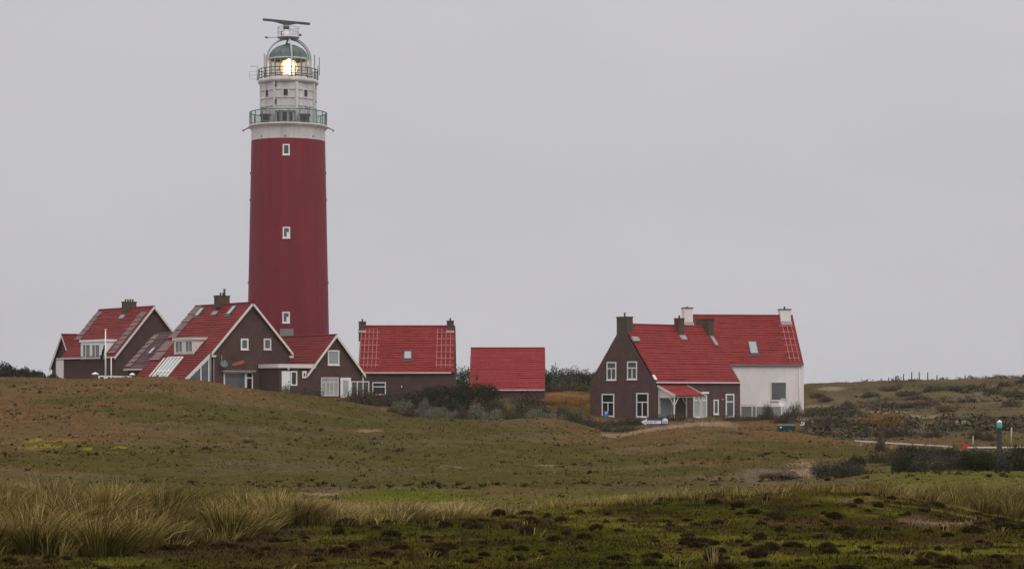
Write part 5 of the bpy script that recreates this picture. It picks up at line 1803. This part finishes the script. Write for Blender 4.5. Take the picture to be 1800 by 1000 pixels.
rail(W(1503, 774.5, 146), W(1543, 777, 142), 2, 'short white barrier rail left of the grey bush by the path')
rail(W(1556, 778, 140), W(1674, 784.5, 132), 5, 'long sagging white barrier rail above the dark shrubs')
rail(W(1700, 786, 129), W(1870, 785.5, 128), 6, 'white barrier rail running behind the green-topped post')
p = W(1697, 784, 128.5); zg = gz(p.x, p.y)
rm = thing('red_marker', 'bright red reflector plate on a stub at the end of the white rail', 'marker', (p.x, p.y, zg))
m = MB(); m.prism([p + Vector((-.14, 0, -.12)), p + Vector((.12, 0, -.16)), p + Vector((.15, 0, .12)), p + Vector((0, 0, .16)), p + Vector((-.13, 0, .12))], Y1 * .05); part(m, 'plate', 'red_marker', rm)
m = MB(); m.bar(p + Y1 * .08, Vector((p.x, p.y + .08, zg - .3)), .09); part(m, 'stub', 'wood_grey', rm)
for i, (px, y0, Y, w, lab) in enumerate(((1777.5, 751, 150, .06, 'thin pale stake just right of the green-topped post'), (1710, 766, 152, .06, 'thin pale stake behind the red reflector plate'),
                             (1622, 757, 170, .16, 'stubby weathered post near the dark information panel'), (1664.5, 763, 165, .05, 'thin stake with a dark knob on top above the white rail'),
                             (1689, 725, 230, .14, 'weathered post on the middle of the far dune'), (1769, 713, 240, .12, 'dark weathered post high on the far dune'), (1470, 678.5, 290, .2, 'short dark stump on the far dune near the white house'))):
    p = W(px, y0, Y); zg = gz(p.x, p.y); m = MB(); zg = min(zg, p.z - .35)
    m.tube([Vector((p.x, p.y, zg - .3)), Vector((p.x + .02, p.y, p.z))], [w, w * .85], n=7)
    if 'knob' in lab: m.lathe(p.x + .02, p.y, [(.02, p.z - .02), (.14, p.z + .06), (.14, p.z + .16), (.02, p.z + .24)], n=8)
    solo(m, 'stake', 'wood_pale' if 'thin pale' in lab else 'wood_grey', lab, 'post', (p.x, p.y, zg))
for i, (x, a, b) in enumerate(((273, 140, 175), (345, 128, 172), (416, 118, 170), (490, 95, 155), (570, 75, 158), (645, 75, 158), (727, 78, 158), (816, 105, 155), (882, 130, 165), (962, 152, 165))):
    px, ya = 1500 + x / 5.557, 640 + a / 5.557
    p = W(px, ya, 303); zg = gz(p.x, p.y); m = MB()
    m.tube([Vector((p.x, p.y, min(zg, p.z - .3) - .4)), Vector((p.x + .05 * (rng.random() - .5), p.y, p.z))], [.085, .075], n=7)
    solo(m, 'fence_post', 'wood_grey', 'dark weathered fence post in the row on the dune crest', 'fence post', (p.x, p.y, zg), 'fence posts along the dune crest')
# bird over the dune
p = W(1505, 697, 230)
m = MB()
path = [p + Vector((-.26, 0, .07)), p + Vector((-.1, 0, .03)), p + Vector((.08, 0, -.03)), p + Vector((.2, 0, -.05))]
m.tube(path, [.015, .06, .055, .015], n=7)
for sg in (-1, 1):
    m.prism([p + Vector((-.08, sg * .02, .04)), p + Vector((.05, sg * .02, .01)), p + Vector((.14, sg * .3, -.10)), p + Vector((-.02, sg * .42, .12))], UP * .012)
solo(m, 'bird', 'bird_black', 'small black bird flying low over the far dune', 'bird', tuple(p))

# ------------------------------------------------------------------ shrubs and trees
BUSH = {}


def bush_mesh(kind, seed):
    key = (kind, seed)
    if key in BUSH: return BUSH[key]
    L = random_lobes(2, 2, 1, 13, seed * 7 + 3)
    if kind == 'hedge':
        r = random.Random(seed + 90)
        L = [(0, 0, .36, .92, .9, .60)] * 2
        for k in range(16):
            a, q = r.random() * 6.28, .2 + .62 * r.random()
            L.append((q * math.cos(a), q * math.sin(a), .30 + .5 * math.sqrt(max(0, 1 - q * q)) * .9, .22 + .14 * r.random(), .3, .16 + .1 * r.random()))
    spec = {'hedge': ((.030, .030, .013), 7500, .030, (.046, .045, .022), .3), 'dark': ((.026, .032, .012), 3800, .042, (.042, .048, .020), .25), 'grey': ((.115, .110, .074), 3600, .036, (.19, .18, .135), .4), 'brown': ((.064, .043, .032), 3400, .032, (.092, .068, .048), .3),
            'olive': ((.066, .060, .024), 3400, .040, (.105, .090, .042), .3), 'tan': ((.19, .125, .06), 2600, .036, (.27, .19, .10), .3), 'rust': ((.24, .090, .022), 2200, .04, (.30, .17, .045), .35),
            'ochre': ((.125, .072, .022), 2400, .04, (.18, .11, .03), .35), 'blue': ((.050, .047, .031), 3800, .036, (.085, .080, .056), .3)}[kind]
    v, f, c = leaves(L, spec[1], spec[2], spec[0], c2=spec[3], p2=spec[4])
    fo = np_mesh('foliage', v, f, c, 'leaf')
    m = MB(); r = random.Random(seed)
    for k in range(7):
        a = r.random() * 6.28; q = .25 + .5 * r.random()
        tip = Vector((q * math.cos(a), q * math.sin(a), .55 + .4 * r.random()))
        m.tube([Vector((.1 * math.cos(a), .1 * math.sin(a), -.12)), tip * .55 + Vector((0, 0, .02)), tip], [.03, .02, .006], n=5)
    st = m.make('stems', 'bark')
    BUSH[key] = (fo, st)
    return BUSH[key]


def bush(px, Y, w, h, kind, label, seed=0, d=None, sink=.1, group=None, name='shrub', cat='shrub', dz=0.0):
    x = (px - 900) / F * Y
    z = gz(x, Y) - sink * h + dz
    fo, st = bush_mesh(kind, seed % 4)
    o = thing(name, label, cat, (x, Y, z), group)
    for nm, me in (('foliage', fo), ('stems', st)):
        c = bpy.data.objects.new(nm, me); col.objects.link(c); c.parent = o
    o.scale = (w / 2, (d or w) / 2, h); o.rotation_euler = (0, 0, 0 if (w / (d or w)) > 1.5 else rng.random() * 6.28)
    return o


pm = lambda Y: Y / F                      # metres per photo pixel at distance Y
# in front of the chimneyed house
bush(640, 222, 5.2, 2.2, 'brown', 'brown-purple bush under the windscreen beside the annex', 1)
bush(678, 224, 4.6, 2.4, 'brown', 'dark brown thicket under the window of the chimneyed house', 2)
bush(720, 226, 4.8, 2.6, 'brown', 'bare brown thicket against the wall of the chimneyed house', 3)
bush(738, 227, 5.4, 2.0, 'hedge', 'low left end of the dark evergreen hedge below the chimneyed house', 0)
bush(785, 228, 6.0, 2.7, 'hedge', 'middle of the dark evergreen hedge before the right chimney', 1)
bush(836, 228, 5.8, 3.15, 'hedge', 'tallest dome of the dark evergreen hedge hiding the lower left corner of the shed', 2)
bush(875, 226, 2.4, 2.2, 'brown', 'brown bush at the right end of the evergreen clump', 0)
bush(790, 222, 3.6, 2.2, 'dark', 'low dark bush at the foot of the evergreen clump', 3)
for i, (px, Y, w, h, k, lab) in enumerate((
        (705, 216, 2.6, 2.28, 'grey', 'rounded grey-green shrub first of the row below the brown thicket'), (745, 217, 2.2, 2.4, 'grey', 'grey-green shrub with a pale rounded top beside the dark bush'),
        (722, 213, 2.0, 1.44, 'brown', 'small brown shrub between two grey-green shrubs'), (772, 216, 2.6, 1.56, 'grey', 'low grey-green shrub under the evergreen bush'),
        (800, 214, 2.2, 1.32, 'grey', 'low pale shrub left of the round dark shrub'), (812, 211, 1.7, 1.8, 'brown', 'round dark brown shrub standing in the grey row'),
        (838, 216, 3.0, 2.16, 'grey', 'wide grey-green shrub right of the round dark shrub'), (866, 213, 2.2, 1.44, 'grey', 'low grey shrub below the shed corner'),
        (890, 214, 2.6, 1.8, 'olive', 'olive shrub below the shed'), (915, 217, 3.2, 2.28, 'olive', 'broad olive bush right of the evergreen clump below the shed'),
        (905, 208, 1.6, 0.96, 'brown', 'small dark brown cushion on the ridge below the shed'), (940, 214, 2.4, 1.56, 'grey', 'grey shrub below the orange bracken'),
        (958, 217, 2.2, 1.8, 'blue', 'dark grey-green shrub under the orange bracken'), (990, 218, 2.6, 2.04, 'blue', 'dark shrub left of the brick house'),
        (1012, 220, 2.8, 1.56, 'olive', 'olive shrub close to the corner of the brick house'), (975, 212, 2.4, 1.08, 'grey', 'low grey shrub on the brow of the ridge'),
        (930, 224, 3.6, 1.8, 'olive', 'olive thicket between shed and bracken'), (755, 213, 1.8, 0.96, 'grey', 'tiny grey shrub on the ridge below the chimneyed house'),
        (690, 211, 1.6, 0.84, 'olive', 'tiny olive shrub on the slope below the thicket'))):
    bush(px, Y, w, h, k, lab, i)
bush(925, 246, 5.4, 2.3, 'brown', 'brown thicket under the eave of the shed', 2)
bush(945, 236, 3.4, 1.1, 'olive', 'low olive thicket before the bracken, right of the shed', 1)
# dark reed-like scrub below the brick house
for i, (px, Y, w, h, k, lab) in enumerate((
        (1030, 212, 3.4, 1.5, 'brown', 'brown scrub rolling down beside the brick house'), (1052, 215, 2.4, 1.2, 'brown', 'brown scrub below the parking sign'),
        (1085, 221, 3.4, 1.2, 'brown', 'brown scrub under the lower left window of the brick house'), (1118, 222, 3.2, 1.25, 'olive', 'olive scrub under the lower right window of the brick house'),
        (1150, 224, 3.0, 1.2, 'brown', 'dark scrub behind the direction sign'), (1190, 226, 2.8, 1.0, 'olive', 'low olive scrub in front of the porch'),
        (1075, 205, 3.2, .9, 'olive', 'olive scrub in the hollow below the brick house'), (1105, 204, 3.0, .9, 'olive', 'low olive scrub left of the direction sign'),
        (1215, 222, 2.4, .7, 'tan', 'straw-coloured scrub in front of the porch post'), (1250, 224, 2.8, .8, 'tan', 'straw-coloured scrub under the narrow window'),
        (1290, 225, 3.0, .9, 'brown', 'brown scrub at the right corner of the brick house'), (1320, 226, 2.8, .9, 'brown', 'brown scrub in front of the yard gate'))):
    bush(px, Y, w, h, k, lab, i + 1)
# by the white house
for i, (px, Y, w, h, k, lab) in enumerate((
        (1352, 240, 1.6, 2.7, 'brown', 'bare twiggy shrub in front of the white house window'), (1388, 230, 3.0, 2.0, 'brown', 'dark brown bush below the round white dish'),
        (1400, 242, 2.0, 2.5, 'brown', 'bare brown shrub at the right corner of the white house'), (1402, 232, 2.6, 1.6, 'tan', 'straw-coloured clump beside the dark bush under the white house'),
        (1345, 232, 2.8, 1.2, 'brown', 'low brown scrub below the garden wall'), (1425, 230, 3.2, 1.3, 'brown', 'low brown scrub right of the white house'),
        (1378, 215, 3.4, 1.0, 'brown', 'low brown scrub behind the green bin'), (1440, 205, 3.4, 1.2, 'brown', 'brown thicket right of the notice post'),
        (1470, 200, 3.2, 1.3, 'brown', 'brown thicket on the path side of the far dune'), (1505, 196, 3.0, 1.2, 'olive', 'olive thicket left of the rusty bracken'))):
    bush(px, Y, w, h, k, lab, i)
# bush at the entrance door, lone dark bush on the hill
bush(502, 224, 1.7, 2.0, 'blue', 'wind-blown grey-green shrub in front of the white door', 1)
bush(545, 226, 3.4, 1.7, 'brown', 'dark low bush below the flat-roofed porch', 2)
bush(525, 222, 2.0, 1.0, 'brown', 'small dark bush beside the wind-blown shrub', 0)
bush(438, 131, .95, .30, 'brown', 'lone dark brown low bush on the open grassy slope', 3)
# valley on the right
for i, (px, Y, w, h, k, lab) in enumerate((
        (1455, 98, 1.6, 1.05, 'blue', 'dark blue-green bush right of the pale sandy bank'), (1480, 97, 1.7, 1.15, 'blue', 'dark blue-green bush in the middle of the sandy bank clump'),
        (1505, 98, 1.4, 0.8, 'blue', 'low dark bush at the right end of the sandy bank clump'), (1440, 101, 1.1, 0.8, 'brown', 'purple-brown twiggy bush on the sandy bank'),
        (1500, 106, 1.4, 0.95, 'dark', 'dark bush behind the sandy bank clump'), (1549, 136, 1.0, 1.5, 'brown', 'grey-brown bush standing in the gap of the white rail'),
        (1550, 112, 1.9, 0.86, 'olive', 'olive shrub below the gap in the white rail'), (1580, 111, 1.7, 0.86, 'brown', 'brown shrub below the long white rail'),
        (1608, 113, 2.0, 1.19, 'dark', 'dark bushy shrub under the sagging white rail'), (1640, 110, 2.0, 1.04, 'blue', 'blue-green shrub under the far end of the sagging rail'),
        (1660, 116, 2.2, 1.24, 'brown', 'brown shrub touching the sagging rail'), (1680, 110, 1.8, 0.86, 'dark', 'dark low shrub below the red plate'),
        (1710, 112, 2.0, 0.95, 'blue', 'blue-green shrub right of the red plate'), (1725, 107, 1.8, 0.9, 'dark', 'dark shrub left of the green-topped post'),
        (1762, 106, 2.2, 1.1, 'blue', 'blue-green bush at the foot of the green-topped post'), (1795, 108, 2.0, 1.04, 'dark', 'dark bush at the right of the green-topped post'),
        (1830, 109, 2.0, 0.95, 'blue', 'blue-green bush farthest along the white rail'), (1570, 104, 1.5, 0.53, 'brown', 'low brown shrub in front of the rail shrubs'),
        (1690, 104, 1.5, 0.53, 'blue', 'low blue-green shrub in front of the rail shrubs'),
        (1380, 96, 1.3, 0.5, 'brown', 'low brown shrub left of the pale sandy bank'), (1350, 99, 1.2, 0.4, 'brown', 'small brown shrub on the grey sandy slope'))):
    bush(px, Y, w, h, k, lab, i)
for i, (px, Y, w, h, k, lab) in enumerate(((1592, 101, 1.7, .95, 'dark', 'dark rounded bush at the left end of the front shrub row'), (1632, 100, 1.8, 1.0, 'blue', 'dark grey-green bush second in the front shrub row'),
                                           (1672, 101, 1.7, .85, 'brown', 'brown bush below the red plate in the front shrub row'), (1712, 100, 2.0, 1.05, 'dark', 'big dark bush left below the green-topped post'),
                                           (1752, 100, 1.9, 1.0, 'blue', 'dark grey-green bush below the green-topped post'), (1796, 100, 2.0, 1.1, 'dark', 'big dark bush at the right edge of the front shrub row'))):
    bush(px, Y, w, h, k, lab, i + 1)
bush(1575, 172, 3.6, 1.3, 'brown', 'purple-brown bush behind the white rail below the bracken', 2)
bush(1715, 158, 1.6, .9, 'brown', 'round brown shrub above the red plate', 1); bush(1738, 157, 1.6, .8, 'brown', 'round brown shrub left of the marker post top', 2)
bush(1640, 165, 2.2, .8, 'brown', 'low brown shrub below the information panel', 0)
# orange bracken
for i, (px, Y, w, h, lab) in enumerate(((960, 252, 3.4, .9, 'orange bracken clump left of centre beside the shed'), (990, 254, 3.4, 1.0, 'brightest orange bracken clump between shed and brick house'),
                                        (1015, 257, 3.0, .9, 'rusty bracken clump next to the brick house'), (940, 251, 2.6, .7, 'low orange bracken clump under the shed eave'),
                                        (1025, 262, 3.2, 1.0, 'upper rusty bracken clump beside the brick house'))):
    bush(px, Y, w, h, 'rust', lab, i, name='bracken', cat='bracken')
for i, (px, Y, w, h, lab) in enumerate(((1535, 200, 3.6, 1.0, 'rusty yellow bracken at the foot of the far dune'), (1560, 202, 3.6, 1.1, 'rusty yellow bracken left of the information panel'), (1580, 199, 2.6, .9, 'rusty bracken right beside the information panel'))):
    bush(px, Y, w, h, 'ochre', lab, i, name='bracken', cat='bracken')
# scattered shrubs on the far dune
far = [(1455, 690, 2.6), (1490, 700, 2.4), (1530, 692, 3.0), (1560, 686, 2.6), (1590, 694, 3.4), (1610, 704, 3.6), (1640, 692, 3.0), (1690, 694, 4.2), (1712, 692, 3.4), (1745, 702, 2.6), (1765, 690, 2.4),
       (1790, 706, 4.0), (1560, 710, 2.8), (1500, 716, 3.4), (1450, 705, 3.0), (1625, 716, 4.2), (1590, 714, 3.2), (1800, 684, 2.6), (1780, 722, 2.2), (1660, 728, 2.2), (1440, 686, 2.6)]
for i, (px, py, w) in enumerate(far):
    Y = float(np.interp(py, [664, 668, 697, 725, 757], [318, 300, 260, 220, 180])) + rng.random() * 3
    bush(px, Y, w, .75 + .4 * rng.random(), ('brown', 'olive', 'blue', 'brown', 'olive')[i % 5], 'low dark shrub scattered on the slope of the far dune', i, group='low shrubs on the far dune', sink=.15)


def tree(px, Y, h, w, kind, label, seed, group=None):
    x = (px - 900) / F * Y; z = gz(x, Y) - .2
    o = thing('bushy_tree', label, 'tree', (x, Y, z), group)
    L = [(a * w / 2, b * w / 2, c * h * .92 + .06 * h, d * w / 2, e_ * w / 2, f_ * h * .9) for (a, b, c, d, e_, f_) in random_lobes(2, 2, 1, 14, seed)]
    base = {'dark': ((.028, .036, .017), (.05, .058, .03)), 'grey': ((.045, .050, .030), (.085, .088, .055))}[kind]
    v, f, c = leaves(L, 4200, .12, base[0], c2=base[1], p2=.3)
    # a few bare tops that stick out
    np_obj('crown', np_mesh('crown', v, f, c, 'leaf'), parent=o)
    m = MB(); r = random.Random(seed)
    m.tube([Vector((0, 0, -.2)), Vector((.05, 0, .35 * h)), Vector((.0, .05, .6 * h))], [.16, .11, .05], n=7)
    for k in range(7):
        a = r.random() * 6.28
        m.tube([Vector((0, 0, (.2 + .05 * k) * h)), Vector((math.cos(a) * w * .2, math.sin(a) * w * .2, (.35 + .04 * k) * h)), Vector((math.cos(a) * w * .30, math.sin(a) * w * .30, (.45 + .045 * k) * h))], [.06, .04, .012], n=5)
    me = m.make('trunk', 'bark'); np_obj('trunk', me, parent=o)


for i, (px, Y, h, w, k, lab) in enumerate(((8, 250, 3.2, 3.6, 'dark', 'dark wind-clipped bushy tree at the left edge of the hill'), (34, 252, 3.0, 3.8, 'dark', 'dark wind-clipped tree second along the left hilltop'),
                                   (62, 250, 3.0, 3.6, 'dark', 'dark wind-clipped tree third along the left hilltop'), (84, 248, 2.4, 3.2, 'dark', 'lower bushy tree sloping towards the far-left house'), (-25, 250, 3.6, 4, 'dark', 'tall dark tree cut by the left edge'),
                                   (48, 255, 3.0, 2.8, 'grey', 'pale lichen-grey topped tree among the dark hilltop trees'), (812, 318, 4.9, 7, 'dark', 'dark tree filling the gap between the chimneyed house and the shed'),
                                   (968, 318, 4.4, 5, 'dark', 'dark tree standing out right behind the shed corner'), (985, 322, 3.8, 5.5, 'dark', 'low dark tree second from the shed corner'), (1008, 325, 4.2, 6, 'dark', 'round-topped dark tree midway between shed and brick house'),
                                   (1034, 320, 3.9, 5.5, 'dark', 'dark tree close behind the brick house gable'), (1062, 322, 3.8, 5.5, 'dark', 'dark tree mostly hidden by the brick house'), (1000, 312, 2.6, 6, 'grey', 'low grey-green tree in front of the dark trees'))):
    tree(px, Y, h, w, k, lab, 40 + i)
for i, (px, Y, w, h, k, lab) in enumerate(((20, 226, 3.4, 1.5, 'brown', 'dark brown scrub below the left hilltop trees'), (52, 225, 3.6, 1.5, 'brown', 'dark brown scrub in front of the grey-topped tree'), (82, 222, 3.0, 1.2, 'brown', 'brown scrub at the right end of the left hilltop'),
                                           (68, 209, 1.5, .55, 'brown', 'small dark cushion shrub on the hill brow below the scrub'), (88, 209, 1.5, .55, 'brown', 'small dark cushion shrub nearest the white side wing'), (120, 208, 1.6, .6, 'brown', 'dark cushion shrub on the brow below the white dormer'),
                                           (105, 230, 2.4, 1.5, 'brown', 'brown bush at the foot of the white side wing'), (1000, 290, 7.0, 1.6, 'olive', 'olive thicket on the slope behind the bracken'), (970, 285, 6.0, 1.4, 'brown', 'brown thicket on the slope right of the shed'))):
    bush(px, Y, w, h, k, lab, i)

# ------------------------------------------------------------------ damp air
hz_m = bpy.data.materials.new('haze'); hz_m.use_nodes = True
_nt = hz_m.node_tree; _nt.nodes.remove(_nt.nodes['Principled BSDF'])
_pv = nd(_nt, 'ShaderNodeVolumePrincipled'); _pv.inputs['Color'].default_value = (.94, .94, .97, 1); _pv.inputs['Density'].default_value = HAZE
_nt.links.new(_pv.outputs[0], _nt.nodes['Material Output'].inputs['Volume'])
MATS['haze'] = hz_m
m = MB(); m.abox(-5800, 5800, -60, 9100, ZC - 8.5, ZC + 46)
hz = solo(m, 'haze', 'haze', None, None, kind='stuff')

# ------------------------------------------------------------------ sky, sun, camera
w = bpy.data.worlds.new('World'); scene.world = w; w.use_nodes = True
nt = w.node_tree; bg = nt.nodes['Background']; bg.inputs['Strength'].default_value = .1
SUN_EL, SUN_AZ = R(48), R(150)
sky = nd(nt, 'ShaderNodeTexSky', sky_type='NISHITA'); sky.sun_disc = False
sky.sun_elevation = SUN_EL; sky.sun_rotation = SUN_AZ; sky.dust_density = 6; sky.air_density = 1.5
hs = nd(nt, 'ShaderNodeHueSaturation'); hs.inputs['Saturation'].default_value = .1; hs.inputs['Value'].default_value = 1
nt.links.new(sky.outputs[0], hs.inputs['Color'])
tc = nd(nt, 'ShaderNodeTexCoord'); sx = nd(nt, 'ShaderNodeSeparateXYZ'); nt.links.new(tc.outputs['Generated'], sx.inputs[0])
mr = nd(nt, 'ShaderNodeMapRange'); mr.interpolation_type = 'SMOOTHSTEP'
mr.inputs[1].default_value = .08; mr.inputs[2].default_value = .85
nt.links.new(sx.outputs[2], mr.inputs[0])
cr = nd(nt, 'ShaderNodeMix', data_type='RGBA')
cr.inputs[6].default_value = (5.52, 5.42, 5.74, 1); cr.inputs[7].default_value = (14.2, 13.9, 14.1, 1)
nt.links.new(mr.outputs[0], cr.inputs[0])
nz = nd(nt, 'ShaderNodeTexNoise'); nz.inputs['Scale'].default_value = 5; nz.inputs['Detail'].default_value = 4
mpn = nd(nt, 'ShaderNodeMapping'); mpn.inputs['Scale'].default_value = (1, 1, 3)
nt.links.new(tc.outputs['Generated'], mpn.inputs[0]); nt.links.new(mpn.outputs[0], nz.inputs['Vector'])
m2 = nd(nt, 'ShaderNodeMapRange'); m2.inputs[1].default_value = .3; m2.inputs[2].default_value = .7; m2.inputs[3].default_value = .970; m2.inputs[4].default_value = 1.030
nt.links.new(nz.outputs[0], m2.inputs[0])
vs = nd(nt, 'ShaderNodeVectorMath', operation='SCALE'); nt.links.new(cr.outputs[2], vs.inputs[0]); nt.links.new(m2.outputs[0], vs.inputs['Scale'])
fm = nd(nt, 'ShaderNodeMix', data_type='RGBA'); fm.inputs[0].default_value = .96
nt.links.new(hs.outputs[0], fm.inputs[6]); nt.links.new(vs.outputs[0], fm.inputs[7])
nt.links.new(fm.outputs[2], bg.inputs[0])

sl_ = bpy.data.lights.new('sun', 'SUN'); sl_.energy = .7; sl_.angle = R(25); sl_.color = (1, .96, .92)
so = bpy.data.objects.new('sun', sl_); col.objects.link(so)
d = Vector((math.cos(SUN_EL) * math.sin(SUN_AZ), math.cos(SUN_EL) * math.cos(SUN_AZ), math.sin(SUN_EL)))
so.rotation_euler = d.to_track_quat('Z', 'Y').to_euler()

cd = bpy.data.cameras.new('camera'); co = bpy.data.objects.new('camera', cd); col.objects.link(co)
co.location = CAM; co.rotation_euler = (R(90), 0, 0)
cd.sensor_width = 36; cd.lens = F / 1800 * 36; cd.shift_y = (HY - 500) / 1800
cd.clip_start = .5; cd.clip_end = 20000
scene.camera = co
vs_ = scene.view_settings
vs_.view_transform = 'Standard'; vs_.look = 'None'; vs_.exposure = 0; vs_.gamma = 1
scene.cycles.use_denoising = True
scene.cycles.max_bounces = 6
scene.cycles.transparent_max_bounces = 12
